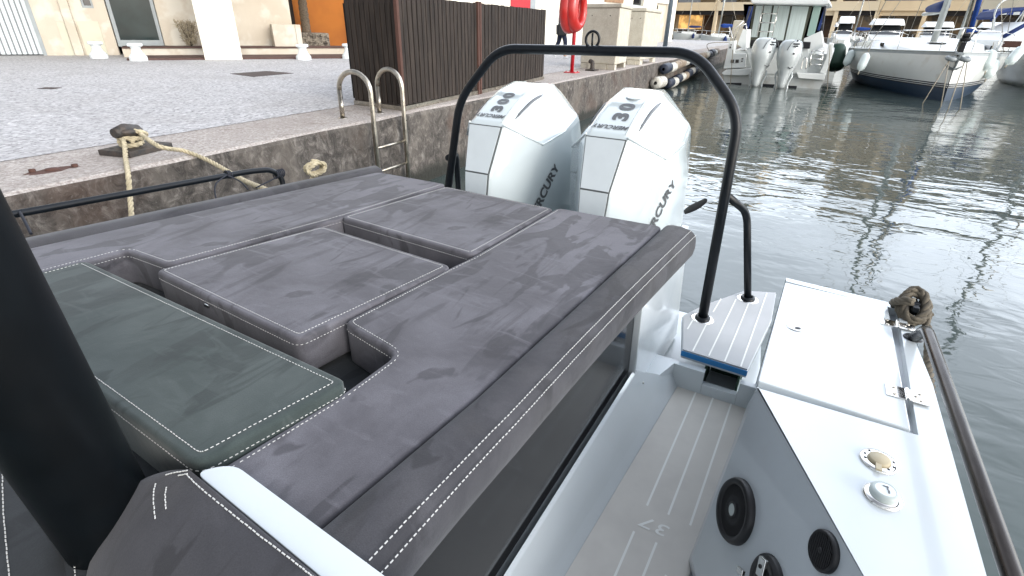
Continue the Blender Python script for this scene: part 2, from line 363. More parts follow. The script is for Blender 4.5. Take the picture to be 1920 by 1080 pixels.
    def stitch(s, path, dash=.0075, gap=.0042, r=.0011, mi=0, up=(0, 0, 1)):
        P = [Vector(p) for p in path]; up = Vector(up)
        for a, bb in zip(P, P[1:]):
            d = bb-a; L = d.length
            if L < .004: continue
            t = d/L; side = t.cross(up)
            if side.length < .1: side = t.orthogonal()
            side.normalize(); u2 = side.cross(t)
            k = max(1, int(L/(dash+gap))); st = L/k
            for i in range(k):
                jit = side*random.uniform(-.0004, .0004)
                s.box(a + t*(st*(i+.5)) + jit, (min(dash, st*.66), 2*r, 1.8*r), (t, side, u2), mi)
        return s
def smooth(path, rnd=1, per=8):
    P = [Vector(p) for p in path]
    if len(P) < 3: return P
    out = []
    for i in range(len(P)-1):
        p0 = P[i-1] if i > 0 else P[i]*2-P[i+1]; p1 = P[i]; p2 = P[i+1]; p3 = P[i+2] if i+2 < len(P) else P[i+1]*2-P[i]
        for k in range(per):
            t = k/per
            out.append(.5*((2*p1) + (p2-p0)*t + (2*p0-5*p1+4*p2-p3)*t*t + (3*p1-p0-3*p2+p3)*t**3))
    out.append(P[-1]); return out
def fillet(path, rad, seg=6):                  # straight runs joined by arcs
    P = [Vector(p) for p in path]; out = [P[0]]
    for i in range(1, len(P)-1):
        a = (P[i-1]-P[i]); bb = (P[i+1]-P[i]); r = min(rad, a.length*.48, bb.length*.48)
        A = P[i]+a.normalized()*r; B = P[i]+bb.normalized()*r
        for k in range(seg+1):
            t = k/seg; out.append(A*(1-t)**2 + P[i]*2*t*(1-t) + B*t*t)
    out.append(P[-1]); return out
def build(name, mb, mats, parent=None, bevel=0, bseg=3, smooth_all=False, loc=None, kind=None, subd=0, angle=40):
    me = bpy.data.meshes.new(name); off = Vector(loc) if loc is not None else Vector((0, 0, 0))
    pw = world_of(parent) if parent else Vector((0, 0, 0))
    if loc is None and parent is None and mb.v:   # own origin at the base of the thing
        xs = [p.x for p in mb.v]; ys = [p.y for p in mb.v]; zs = [p.z for p in mb.v]
        off = Vector(((min(xs)+max(xs))/2, (min(ys)+max(ys))/2, min(zs)))
        if kind == 'structure' : off = Vector((0, 0, 0))
    elif loc is None: off = pw
    me.from_pydata([p-off for p in mb.v], [], mb.f)
    mats = mats if isinstance(mats, (list, tuple)) else [mats]
    for k in mats: me.materials.append(M[k] if isinstance(k, str) else k)
    for p, mi, s_ in zip(me.polygons, mb.m, mb.sm): p.material_index = mi; p.use_smooth = s_ or smooth_all
    me.validate()
    o = bpy.data.objects.new(name, me); COL.objects.link(o)
    if parent: o.parent = parent; o.location = off-pw
    else: o.location = off
    if bevel:
        md = o.modifiers.new('bevel', 'BEVEL'); md.width = bevel; md.segments = bseg; md.limit_method = 'ANGLE'; md.angle_limit = R(30); md.harden_normals = False
        for p in me.polygons: p.use_smooth = True
        wn_ = o.modifiers.new('wn', 'WEIGHTED_NORMAL'); wn_.keep_sharp = True
    if subd:
        md = o.modifiers.new('sub', 'SUBSURF'); md.levels = subd; md.render_levels = subd
        for p in me.polygons: p.use_smooth = True
    if kind: o['kind'] = kind
    return o
def world_of(o):
    v_ = Vector((0, 0, 0))
    while o: v_ += o.location; o = o.parent
    return v_
def tag(o, label, cat, group=None):
    o['label'] = label; o['category'] = cat
    if group: o['group'] = group
    return o
def thing(name, loc, label, cat, group=None):
    o = bpy.data.objects.new(name, None); COL.objects.link(o); o.location = loc; o.empty_display_size = .2
    return tag(o, label, cat, group)
def dup(o, off=(0, 0, 0), parent=None, label=None):
    kids = list(o.children)
    c = o.copy(); COL.objects.link(c)
    if parent is not None: c.parent = parent
    else: c.location = o.location+Vector(off)
    if label: c['label'] = label
    for k in kids: dup(k, parent=c)
    return c
def text_mesh(txt, size, origin, read, up, bold=.0, shear=0., align='CENTER', spacing=1., sx=1.):
    cu = bpy.data.curves.new('t', 'FONT'); cu.body = txt; cu.size = size; cu.offset = bold; cu.shear = shear; cu.resolution_u = 4
    cu.align_x = align; cu.align_y = 'CENTER'; cu.space_character = spacing
    o = bpy.data.objects.new('t', cu); COL.objects.link(o); bpy.context.view_layer.update()
    me = bpy.data.meshes.new_from_object(o.evaluated_get(bpy.context.evaluated_depsgraph_get()))
    bpy.data.objects.remove(o); read = Vector(read).normalized(); up = Vector(up).normalized(); nrm = read.cross(up)
    vs = [Vector(origin) + read*v_.co.x*sx + up*v_.co.y for v_ in me.vertices]; fs = [tuple(p.vertices) for p in me.polygons]
    bpy.data.meshes.remove(me); return vs, fs, nrm
def text_add(mb, *a, mi=0, bvh=None, cast=None, lift=.002, **k):
    vs, fs, nrm = text_mesh(*a, **k)
    if bvh:
        out = []
        for p in vs:
            h = bvh.ray_cast(p + cast*-.3, cast, 1.); out.append(h[0] - cast*lift if h[0] else p)
        vs = out
    mb.add(vs, fs, mi); return mb
def bvh_of(mb):
    return BVHTree.FromPolygons([tuple(p) for p in mb.v], mb.f)
def inset(poly, d):                             # shrink a plan outline by d
    n = len(poly); area = sum(poly[i][0]*poly[(i+1) % n][1]-poly[(i+1) % n][0]*poly[i][1] for i in range(n)); sgn = 1 if area > 0 else -1
    out = []
    for i in range(n):
        p = Vector(poly[i][:2]); a = (p-Vector(poly[i-1][:2])).normalized(); bb = (Vector(poly[(i+1) % n][:2])-p).normalized()
        na = Vector((-a.y, a.x))*sgn; nb = Vector((-bb.y, bb.x))*sgn; m_ = na+nb
        k = 1+na.dot(nb); out.append(p + m_*(d/max(.25, k)))
    return out
def round_poly(poly, r, seg=4):
    n = len(poly); out = []
    for i in range(n):
        p = Vector(poly[i][:2]); a = Vector(poly[i-1][:2])-p; bb = Vector(poly[(i+1) % n][:2])-p; rr = min(r, a.length*.45, bb.length*.45)
        A = p+a.normalized()*rr; B = p+bb.normalized()*rr
        for k in range(seg+1):
            t = k/seg; out.append(A*(1-t)**2 + p*2*t*(1-t) + B*t*t)
    return out

# ============================================================ SETTING
QZ = .90                                        # quay surface height
qd = V3((1, .050, 0)).normalized(); qn = V3((-qd.y, qd.x, 0))      # along the quay, away from the water
Q0 = V3((1.1, 4.09, 0))
def qp(s, t, z=QZ): p = Q0 + qd*(s-1.1) + qn*t; return V3((p.x, p.y, z))
QEND = 58.0
mb = MB(); mb.add([(-60, -90, 0), (260, -90, 0), (260, 140, 0), (-60, 140, 0)], [(0, 1, 2, 3)])
build('water', mb, 'water', kind='structure')
mb = MB()                                       # quay body: wall face to the water, rough top strip of concrete
prof = [(0, -2.2), (0, QZ-.05), (.012, QZ-.018), (.05, QZ)]
N_ = 90; vs = []; fs = []
for i in range(N_+1):
    s_ = -14 + (QEND+14)*i/N_
    for t, z in prof:
        j = random.uniform(-.012, .012) if z > 0 else 0
        vs.append(qp(s_, t+j*.7, z+(j*.4 if t > 0 else 0)))
    vs.append(qp(s_, 1.0, QZ))
for i in range(N_):
    for k in range(4): a = i*5+k; fs.append((a, a+5, a+6, a+1))
mb.add(vs, fs[:], 0)
mb.m = [1 if (k % 4) >= 2 else 0 for k in range(len(fs))]
mb.add([qp(QEND, 0, -2.2), qp(QEND, 0, QZ), qp(QEND, 60, QZ), qp(QEND, 60, -2.2)], [(0, 3, 2, 1)], 0)
q = build('quay_wall', mb, ['quaywall', 'kerb'], kind='structure')
mb = MB(); P_ = [qp(-14, .98, QZ+.004), qp(QEND, .98, QZ+.004), qp(QEND, 60, QZ+.004), qp(-14, 60, QZ+.004)]
mb.add(P_, [(0, 1, 2, 3)]); build('pavement', mb, 'paving', kind='structure')

# ============================================================ OUR BOAT
boat = thing('motor_boat', (1.6, 1.3, 0), 'white motor boat in the foreground with black tow arch and two glossy white outboards', 'motor boat')
PZ = 1.05                                       # top of the sunpad cushions
def xy(px, py, z=PZ): p = at(px, py, z=z); return (p.x, p.y)
# --- hull: outer shell
def hull_station(x):
    t = max(0, min(1, (x+1.5)/4.0)); return 1
mb = MB()
ZG = .85
yo, yi = -.515, 3.05                             # outer sides of the hull
out = [(-6.0, 1.3), (-5.2, .35), (-4.0, -.25), (-2.5, -.5), (0, yo), (2.42, yo), (2.42, yi), (0, yi), (-2.5, 3.0), (-4.0, 2.75), (-5.2, 2.2)]
n_ = len(out); vs = []; fs = []
for z, k in ((ZG-.03, 1.0), (.25, .955), (-.25, .85)):
    for x, y in out: vs.append((x if x < 2 else x-(.0 if z > 0 else .1), 1.25+(y-1.25)*k, z))
for r_ in range(2):
    for i in range(n_):
        a = r_*n_+i; bb = r_*n_+(i+1) % n_
        if i != 5: fs.append((a, a+n_, bb+n_, bb))
fs.append(tuple(range(2*n_, 3*n_)))
mb.add(vs, fs); mb.prism([(2.3, -.10), (3.3, .0), (3.3, .55), (2.3, .6)], -.3, .10); mb.prism([(2.3, 1.98), (3.3, 2.05), (3.3, 2.6), (2.3, 2.7)], -.3, .40); build('hull', mb, 'gel', boat)
# --- cockpit floor (aisle) with inlaid stripes and the number
SZ = .12
mb = MB(); mb.add([(-.4, -.30, SZ), (2.44, -.06, SZ), (2.44, .9, SZ), (-.4, .9, SZ)], [(0, 1, 2, 3)], 0)
a0 = xy(1275, 718, SZ); a1 = xy(1402, 760, SZ); b0 = xy(1060, 1080, SZ); b1 = xy(1292, 1080, SZ)
def lerp2(a, b_, t): return (a[0]+(b_[0]-a[0])*t, a[1]+(b_[1]-a[1])*t)
pad_ = [a0, a1, lerp2(a1, b1, 1.5), lerp2(a0, b0, 1.5)]
mb.prism([(p[0], p[1]) for p in pad_][::-1], SZ+.001, SZ+.008, 1)
zs = SZ+.0095
def stripe(mb, p, q_, wd, z, mi):
    p = V3((p[0], p[1], z)); q_ = V3((q_[0], q_[1], z)); d = (q_-p).normalized(); s_ = V3((-d.y, d.x, 0))*wd/2
    mb.add([p+s_, p-s_, q_-s_, q_+s_], [(3, 2, 1, 0)] if True else [], mi)
for a, bb in (((1308, 728), (1213, 948)), ((1340, 738), (1253, 965)), ((1373, 751), (1294, 985)), ((1189, 996), (1140, 1110)), ((1231, 1017), (1186, 1130)), ((1249, 1078), (1240, 1110))):
    stripe(mb, xy(*a, zs), xy(*bb, zs), .0085, zs, 2)
text_add(mb, '37', .078, at(1230, 987, z=zs), (0, 1, 0), (-1, 0, 0), bold=.0005, sx=1.35, spacing=1.1, mi=2, shear=.15)
fl = build('cockpit_floor', mb, ['gel_grey', 'eva_warm', 'stripe'], boat)
# --- starboard coaming: flat top, facetted inner face, lid recess
mb = MB()
A = at(1421, 725, z=ZG); Bp = at(1620, 1080, z=ZG); Bq = A + (Bp-A)*1.4
rearL = at(1474, 521, z=ZG); rearR = at(1688, 572, z=ZG); outA = at(1749, 721, z=ZG); outB = at(1850, 1080, z=ZG); outC = outA+(outB-outA)*1.4
lid = [at(1472, 530, z=ZG), at(1664, 575, z=ZG), at(1707, 808, z=ZG), at(1421, 716, z=ZG)]
gutR1 = at(1683, 580, z=ZG); gutR2 = at(1722, 816, z=ZG); gutF = at(1419, 727, z=ZG)
rec = [at(1474, 527, z=ZG), gutR1+V3((.0, .0, 0)), gutR2, gutF]      # recess outline
def fl_(pts, z=None): return [V3((p.x, p.y, p.z if z is None else z)) for p in pts]
vs = [rearL, rearR, outA, outC, Bq, A, rec[0], rec[1], rec[2], rec[3]]
mb.add(vs, [(0, 6, 7, 1), (1, 7, 8, 2), (2, 8, 3), (3, 8, 9, 5, 4)])
for p, q_ in ((6, 7), (7, 8), (8, 9)):                             # recess walls
    a, bb = vs[p], vs[q_]; mb.add([a, bb, bb-V3((0, 0, .03)), a-V3((0, 0, .03))], [(0, 1, 2, 3)])
mb.add([r_-V3((0, 0, .03)) for r_ in rec], [(3, 2, 1, 0)], 1)
build('side_deck', mb, ['gel', 'gel_grey'], boat)
mb = MB()
C = at(1297, 1045, z=.24); Cq = C + (Bq-A)
mb.add([A, C, Cq, Bq], [(0, 1, 2, 3)], 0)
A0 = at(1402, 758, z=SZ); C0 = at(1291, 1050, z=SZ)
mb.add([A, A0, C0, C], [(0, 1, 2, 3)], 1); mb.add([C, C0, V3((Cq.x, Cq.y, SZ)), Cq], [(0, 1, 2, 3)], 1)  # lower inner wall in grey: its shadow is put into the colour
L0 = at(1474, 527, z=ZG); Lr = at(1474, 521, z=ZG)
mb.add([A, rec[0], V3((rec[0].x, rec[0].y-.0, -.1)), V3((A0.x, A0.y, SZ-.2)), A0], [(4, 3, 2, 1, 0)], 0)
mb.add([rearL, V3((rearL.x, rearL.y, -.2)), V3((rearR.x, rearR.y, -.2)), rearR], [(0, 3, 2, 1)], 0)
mb.add([rearR, V3((rearR.x, rearR.y, -.2)), V3((outA.x, outA.y, -.2)), outA], [(0, 3, 2, 1)], 0)
mb.add([outA, V3((outA.x, outA.y, -.2)), V3((outC.x, outC.y, -.2)), outC], [(0, 3, 2, 1)], 0)
build('side_console', mb, ['gel', 'gel_grey'], boat)
# facet frame for the things set into it
fN = (C-A).cross(Bq-A).normalized()
if fN.z < 0: fN = -fN
def on_facet(px, py):
    d = ray(px, py); t = (A-V3((0, 0, H))).dot(fN)/d.dot(fN); return V3((0, 0, H))+d*t
# --- locker lid
mb = MB(); q4 = [lid[0]+V3((-.006, .0, 0)), lid[1], lid[2], lid[3]]
mb.prism([(p.x, p.y) for p in q4], ZG-.028, ZG+.004)
lidob = build('locker_lid', mb, 'gel', boat, bevel=.004)
for (cx, cy) in ((1683, 609), (1701, 740)):
    c_ = at(cx, cy, z=ZG+.006); mb = MB()
    for s_ in (-1, 1):
        mb.box(c_+V3((0, s_*.030, .0)), (.066 if cy > 700 else .052, .052, .0035), mi=0)
        for k in (-1, 0, 1):
            if k == 0 and s_ == 1: continue
            mb.lathe([(.0001, .0045), (.005, .0042), (.0062, .0018)], c_+V3((k*.019, s_*(.034 if k else .022), 0)), seg=14, mi=1)
    for k in range(5): mb.tube([c_+V3((-.031+k*.0126, 0, .003)), c_+V3((-.0195+k*.0126, 0, .003))], .0052, 10)
    build('hinge', mb, ['chrome', 'steel'], lidob, bevel=.0012, bseg=2)
c_ = at(1493, 614, z=ZG+.004); mb = MB()
mb.lathe([(.0001, .001), (.017, .001), (.020, .003), (.030, .004), (.033, .001)], c_, seg=36)
mb.lathe([(.0001, .0025), (.010, .0022), (.011, .0018)], c_+V3((-.006, -.006, 0)), seg=20, mi=1)
build('latch', mb, ['chrome', 'black'], lidob)
# --- deck fillers
c_ = at(1647, 866, z=ZG); mb = MB()
mb.lathe([(.044, 0), (.044, .004), (.040, .007), (.026, .008), (.024, .006)], c_, seg=40)
mb.lathe([(.0001, .016), (.022, .015), (.0255, .012), (.0255, .004)], c_, seg=30, mi=1)
mb.box(c_+V3((-.032, .004, .0105)), (.03, .013, .006), mi=1)
for k in (40, 75, 105, 215, 250, 285): mb.lathe([(.0001, .0085), (.0035, .0082), (.0045, .006)], c_+V3((math.cos(R(k))*.033, math.sin(R(k))*.033, 0)), seg=10, mi=2)
build('filler_cap', mb, ['chrome', 'beige', 'black'], boat)['label'] = 'steel deck fitting with beige plastic plug'
c_ = at(1654, 932, z=ZG); mb = MB()
mb.lathe([(.042, 0), (.042, .004), (.036, .009), (.031, .010)], c_, seg=40)
mb.lathe([(.031, .008), (.031, .020), (.027, .025), (.022, .026)], c_, seg=36, mi=1)
mb.lathe([(.022, .0255), (.0001, .0262)], c_, seg=30, mi=2)
mb.box(c_+V3((.006, -.004, .0268)), (.012, .003, .001), mi=3); mb.box(c_+V3((.010, .000, .0268)), (.003, .012, .001), mi=3); mb.box(c_+V3((-.006, -.006, .0268)), (.010, .004, .001), mi=3)
build('shower_button', mb, ['chrome', 'greyplastic', 'white_metal', 'decal'], boat)['label'] = 'round pale grey cap in a steel ring'
# --- speakers and control on the slanted face
def disc_frame(px, py):
    c_ = on_facet(px, py); return c_, fN
def lathe_n(mb, prof, c_, seg=40, mi=0): mb.lathe(prof, c_, fN, seg, mi)
c_, _ = disc_frame(1383, 958); mb = MB(); sp_keep = 0
u_ = (Bq-A).normalized(); v_ = fN.cross(u_)
lathe_n(mb, [(.097, 0), (.097, .012), (.090, .022), (.078, .020), (.074, .013)], c_, 52)
lathe_n(mb, [(.074, .0135), (.018, .017)], c_, 48, 1)
for i in range(-15, 16):                          # mesh grille
    h_ = math.sqrt(max(0, .073**2-(i*.0048)**2))
    for d1, d2 in ((u_, v_), (v_, u_)):
        a = c_+d1*(i*.0048)+fN*.0155; mb.tube([a-d2*h_, a+d2*h_], .0007, 4, 0, caps=False)
lathe_n(mb, [(.023, .015), (.023, .020), (.019, .021)], c_, 24, 0); lathe_n(mb, [(.018, .0195), (.0001, .022)], c_, 24, 2)
build('speaker', mb, ['rubber', 'horn', 'greyplastic'], boat)['label'] = 'larger black round speaker with a fine mesh and grey centre'
c_, _ = disc_frame(1548, 1034); mb = MB(); u_ = (Bq-A).normalized(); v_ = fN.cross(u_)
lathe_n(mb, [(.047, 0), (.047, .009), (.042, .014), (.038, .012)], c_, 44)
lathe_n(mb, [(.039, .008), (.0001, .008)], c_, 30, 1)
for i in range(-6, 7):
    h_ = math.sqrt(max(0, .038**2-(i*.0058)**2)); d1 = (u_*.35+v_*.94).normalized(); d2 = d1.cross(fN)
    mb.box(c_+d1*(i*.0058)+fN*.011, (2*h_, .0032, .005), (d2, d1, fN))
lathe_n(mb, [(.007, .014), (.005, .016), (.0001, .016)], c_, 12, 0)
build('speaker', mb, ['rubber', 'horn'], boat)['label'] = 'smaller black round grille with slanted ribs'
c_, _ = disc_frame(1440, 1092); mb = MB()
lathe_n(mb, [(.070, 0), (.068, .010), (.056, .020), (.040, .020), (.034, .008), (.0001, .008)], c_, 44)
u_ = (Bq-A).normalized(); v_ = fN.cross(u_)
p_ = on_facet(1447, 1060)
mb.box(c_+(p_-c_)*.75+fN*.024, (.05, .03, .012), ((p_-c_).normalized(), fN.cross((p_-c_).normalized()), fN), 1)
mb.box(on_facet(1402, 1074)+fN*.02, (.016, .03, .012), ((p_-c_).normalized(), fN.cross((p_-c_).normalized()), fN), 1)
lathe_n(mb, [(.006, .026), (.006, .033), (.0001, .034)], c_+(p_-c_)*.8, 16, 0)
build('table_socket', mb, ['rubber', 'chrome'], boat, bevel=.003)['label'] = 'black and chrome round fitting'
# --- swim platform and transom pieces
SP = .32
plat = [xy(1279, 656, SP), xy(1280, 592, SP), xy(1317, 573, SP), xy(1396, 545, SP), xy(1456, 549, SP), xy(1447, 600, SP), xy(1402, 694, SP)]
mb = MB(); mb.prism(plat, SP-.05, SP-.006, 0)
spo = build('swim_platform', mb, 'gel_grey', boat, bevel=.004)
mb = MB(); mb.prism(inset(plat, .004), SP-.005, SP+.003, 0); zp = SP+.0042
for a, bb in (((1287, 618), (1298, 600)), ((1299, 658), (1350, 562)), ((1329, 667), (1380, 561)), ((1359, 677), (1404, 566)), ((1389, 687), (1438, 551))):
    pass
for a, bb in (((1289, 617), (1299, 600)), ((1299, 658), (1324, 609)), ((1337, 585), (1352, 560)), ((1329, 667), (1380, 561)), ((1359, 677), (1404, 568)), ((1389, 687), (1438, 549))):
    stripe(mb, xy(*a, zp), xy(*bb, zp), .008, zp, 1)
build('foam_pad', mb, ['eva', 'stripe'], spo)
mb = MB(); a = at(1278, 657, z=SP-.004); bb = at(1402, 696, z=SP-.004); d = (bb-a).normalized()
mb.slab([a, bb, bb-V3((0, 0, .030)), a-V3((0, 0, .030))], .004)
build('platform_edge', mb, 'blue', spo)['label'] = 'blue front edge of the platform'
# transom bulkhead with opening
mb = MB(); X1 = 2.40; yl = .42
def tb(px, py): p = at(px, py, X=X1); return p
o1 = at(1325, 682, X=X1); o2 = at(1392, 702, X=X1); o3 = at(1376, 744, X=X1); o4 = at(1318, 722, X=X1)
zt = SP-.055; 
mb.box((X1+.02, (.72+o1.y)/2, (zt+SZ)/2), (.04, .72-o1.y, zt-SZ))
mb.box((X1+.02, (o2.y-.08)/2, (zt+SZ)/2), (.04, abs(o2.y+.08), zt-SZ))
mb.box((X1+.02, (o1.y+o2.y)/2, (o4.z+SZ)/2), (.038, o1.y-o2.y, o4.z-SZ+.001))
build('transom', mb, 'gel', boat, bevel=.003)
mb = MB(); mb.box((X1+.30, (o1.y+o2.y)/2-.0, (zt+SZ)/2-.03), (.02, .17, .18)); mb.box((X1+.17, o1.y+.006, (zt+SZ)/2-.03), (.25, .01, .18)); mb.box((X1+.17, o2.y+.012, (zt+SZ)/2-.03), (.25, .01, .18))
build('opening_liner', mb, 'green_canvas', boat)  # dark green liner: shade of the hole and water glimpse put into its colour
# --- pad base: white box under the cushions with the tinted side window
g0 = at(944, 1080, z=.42); g1 = at(1188, 694, z=.42)               # lower edge of the glass
gd = (g1-g0).normalized(); gn = gd.cross(V3((0, 0, 1))).normalized()
if gn.y > 0: gn = -gn
gA = g0 - gd*.5
mb = MB(); base = [(gA.x-.0, gA.y+.03), (g1.x+.10, g1.y+.03), (2.22, 2.35), (-.2, 2.6)]
mb.prism(base, SZ, .905)
build('pad_base', mb, 'gel', boat, bevel=.003)
mb = MB(); zt_ = .95
gt = V3((0, 0, zt_-.42))
mb.slab([gA-gn*.02, g1-gn*.02, g1+gt-gn*.02+gd*.03, gA+gt-gn*.02], .01)
build('side_window', mb, 'side_glass', boat)
# white frame round the glass, coaming shelf below it, wing aft of it
mb = MB()
sl0 = at(1020, 1160, z=SZ); fA = xy(1062, 1080, SZ); fB = xy(1276, 719, SZ)
fa = V3((*fA, SZ)); fb = V3((*fB, SZ)); fa2 = fa-(fb-fa)*.6
k1 = .24
mid0 = gA*.45+fa2*.55; mid0.z = .24; mid1 = g1*.45+fb*.55; mid1.z = .24
mid1 += V3((.05, 0, 0))
prof0 = [gA+V3((0, 0, .0)), gA+V3((0, 0, 0))+gn*.012-V3((0, 0, .012)), mid0, fa2+V3((0, .03, .06)), fa2]
prof1 = [g1+gd*.02, g1+gd*.02+gn*.012-V3((0, 0, .012)), mid1, fb+V3((.03, .03, .06)), fb+V3((.05, 0, 0))]
vs = prof0+prof1; mb.add(vs, [(i, i+1, i+6, i+5) for i in range(4)])
build('coaming', mb, 'gel', boat, smooth_all=False, bevel=.006)
mb = MB()
gw = .05
Yg = g1.y-.012
pA = at(1196, 700, Y=Yg); pB = at(1264, 652, Y=Yg); pC = at(1277, 505, Y=Yg); pD = at(1209, 540, Y=Yg)
mb.slab([V3((pA.x-.02, Yg, SZ)), V3((pB.x, Yg, SZ)), V3((pC.x, Yg, .93)), V3((pD.x, Yg, .93))], .035)
build('side_panel', mb, 'gel', boat, bevel=.006)
mb = MB()
mb.prism([(g1.x+.14, g1.y-.05), (2.40, .36), (2.40, .62), (g1.x+.1, g1.y+.1)], SZ, .27)
mb.prism([(2.2, .56), (2.75, .60), (2.75, 2.2), (2.2, 2.2)], .1, .46)
mb.lathe([(.006, 0), (.006, .004), (.0001, .005)], at(1205, 718, z=.36), V3((0, -1, .4)), 12, 1)
build('engine_well', mb, ['gel', 'chrome'], boat, bevel=.008)
# --- swept helper with fillet for pipes
def pipe(pts, rad, r, name, m_, parent, seg=16):
    mb = MB(); mb.tube(fillet(pts, rad, 8), r, seg); return build(name, mb, m_, parent)
# tow arch
XA = 2.92
zf = SP+.004
af = at(1317, 597, z=zf)
def ar(px, py, X): return at(px, py, X=X)
pts = [af, ar(1384, 222, 3.02), ar(1376, 195, 3.03), ar(1302, 104, 3.06), ar(938, 91, 3.06), ar(868, 172, 3.03), ar(838, 370, 2.95), V3((2.9, 2.30, .4))]
pts[2] = (pts[1]+pts[2])/2; pts[1] = pts[1]
mb = MB(); mb.tube(fillet([pts[0], ar(1387, 214, 3.02), ar(1306, 99, 3.06), ar(934, 91, 3.06), ar(862, 186, 3.03), ar(838, 372, 2.95), V3((2.9, 2.30, .42))], .13, 9), .0275, 20)
arch = build('tow_arch', mb, 'black', boat)
bf = at(1402, 560, z=zf)
mb = MB(); mb.tube(fillet([bf, at(1401, 398, X=bf.x-.02), at(1362, 366, X=2.99)], .09, 8), .022, 18); build('brace', mb, 'black', arch)
mb = MB(); mb.tube(fillet([V3((3.35, 2.42, .42)), V3((3.33, 2.42, .95)), V3((2.98, 2.24, 1.0))], .09, 8), .022, 18); build('brace', mb, 'black', arch)
for c_ in (af, bf, V3((2.9, 2.30, .42)), V3((3.35, 2.42, .42))):
    c_ = V3((c_.x, c_.y, min(c_.z, .42) if c_.z > .4 else SP+.003)); mb = MB()
    mb.lathe([(.066, 0), (.065, .002), (.058, .003), (.030, .003)], c_, seg=36)
    mb.lathe([(.044, .003), (.044, .010), (.040, .016), (.028, .018)], c_, seg=30, mi=1)
    build('foot_plate', mb, ['chrome', 'black'], arch)
rc = ar(1111, 74, 3.06); mb = MB(); ang = V3((-.25, 1, 0)).normalized()
ring = [rc + ang*(math.cos(2*math.pi*k/28)*.038) + V3((0, 0, 1))*(math.sin(2*math.pi*k/28)*.042) for k in range(28)]
mb.tube(ring, .0075, 10, closed=True)
mb.tube([rc+V3((0, 0, -.04)), rc+V3((0.005, .004, .032))], .006, 8); mb.lathe([(.02, -.06), (.016, -.046), (.008, -.04)], rc, seg=16)
build('tow_ring', mb, 'black', arch)
# starboard rail
mb = MB(); r0 = at(1712, 634, z=ZG); 
top0 = at(1738, 617, z=ZG+.125); top1 = at(1898, 1080, z=ZG+.125)
td = (top1-top0); mb.tube(fillet([r0, top0+V3((.0, .0, 0)), top0+td*1.0, top0+td*1.35], .05, 8), .018, 20)
rail = build('side_rail', mb, 'bronze', boat); rail['label'] = 'dark polished rail along the right side deck'
mb = MB(); mb.lathe([(.032, 0), (.030, .004), (.019, .006)], r0, seg=28); build('rail_foot', mb, 'black', rail)
# port rail (black) with cord lashings
mb = MB(); pr = [at(-260, 440, Y=2.90), at(20, 403, Y=2.90), at(470, 321, Y=2.86), at(508, 318, Y=2.84), at(528, 332, Y=2.82), at(535, 372, Y=2.8)]
mb.tube(fillet(pr, .06, 6), .0165, 14); prl = build('side_rail', mb, 'black', boat); prl['label'] = 'thin black rail beside the far bolster'
mb = MB()
pp = at(522, 326, Y=2.83)
for k in range(5): mb.tube([pp+V3((.012*k-.02+.005*math.sin(a), 0, 0))+V3((0, math.cos(a), math.sin(a)))*.023 for a in [2*math.pi*j/12 for j in range(13)]], .0045, 6)
mb.tube(smooth([at(425, 328, Y=2.85), at(405, 345, Y=2.8), at(404, 368, Y=2.75), at(412, 380, Y=2.72)]), .004, 6)
mb.tube(smooth([at(425, 328, Y=2.85), at(450, 340, Y=2.8), at(466, 356, Y=2.75)]), .004, 6)
mb.tube(smooth([at(480, 352, Y=2.78), at(500, 342, Y=2.8), at(524, 330, Y=2.83)]), .0045, 6)
tag(build('cord', mb, 'dark_line'), 'thin black cord lashed round the end of the black side rail', 'cord')
mb = MB()
for k in range(3): mb.tube([at(425+k*3, 327, Y=2.87)+V3((0, math.cos(a), math.sin(a)))*.021 for a in [2*math.pi*j/12 for j in range(13)]], .004, 6)
tag(build('cord', mb, 'dark_line'), 'black cord wrapped round the middle of the black side rail', 'cord')
mb = MB(); mb.tube(smooth([at(36, 396, Y=2.9), at(45, 412, Y=2.8), at(58, 438, Y=2.7)]), .006, 6)
tag(build('cord', mb, 'dark_line'), 'short black cord hanging from the side rail beside the roof pillar', 'cord')
# roof pillar
mb = MB(); pb = at(238, 1010, z=1.0); pt = at(-60, 340, z=1.72)
pdir = (pt-pb).normalized()
def bt(px, py, r):
    d = ray(px, py); return V3((0, 0, H))+d*(r/math.hypot(d.x, d.y))
p0 = bt(246, 1047, 1.08); p1 = bt(-182, 340, 1.0)
pd_ = (p1-p0).normalized(); mb.tube([p0-pd_*.25, p0, p1, p1+pd_*1.0], [.083, .083, .083, .083], 40, flat=1.)
build('roof_pillar', mb, 'pole', boat)['label'] = 'thick black roof pillar leaning at the left edge'

# ------------------------------------------------------------ CUSHIONS
def cushion(name, outline, ztop, th, mkey, label, bev=.02, stitch=True, skip=(), rad=.035, group='cushions of the sunpad', cat='cushion'):
    pl = round_poly(outline, rad, 4)
    mb = MB(); mb.prism(pl, ztop-th, ztop)
    c = thing(name, (sum(p[0] for p in outline)/len(outline), sum(p[1] for p in outline)/len(outline), ztop-th), label, cat, group)
    body = build('cover', mb, mkey, c, bevel=bev, bseg=5)
    mb = MB(); n = len(pl)
    top = [V3((p.x, p.y, ztop+.0006)) for p in inset(pl, bev*1.05)]
    low = [V3((p.x, p.y, ztop-bev*1.25)) for p in inset(pl, -.0008)]
    for i in range(len(outline)):
        for ring_, rr_ in ((top, .00075), (low, .00075)):
            mb.stitch(ring_[i*5:i*5+5], .0065, .0045, rr_) if (i not in skip and (i-1) % len(outline) not in skip) else 0
            if i not in skip: mb.stitch([ring_[i*5+4], ring_[(i*5+5) % n]], .006, .005, rr_)
    if stitch: build('stitching', mb, 'thread', c)
    return c
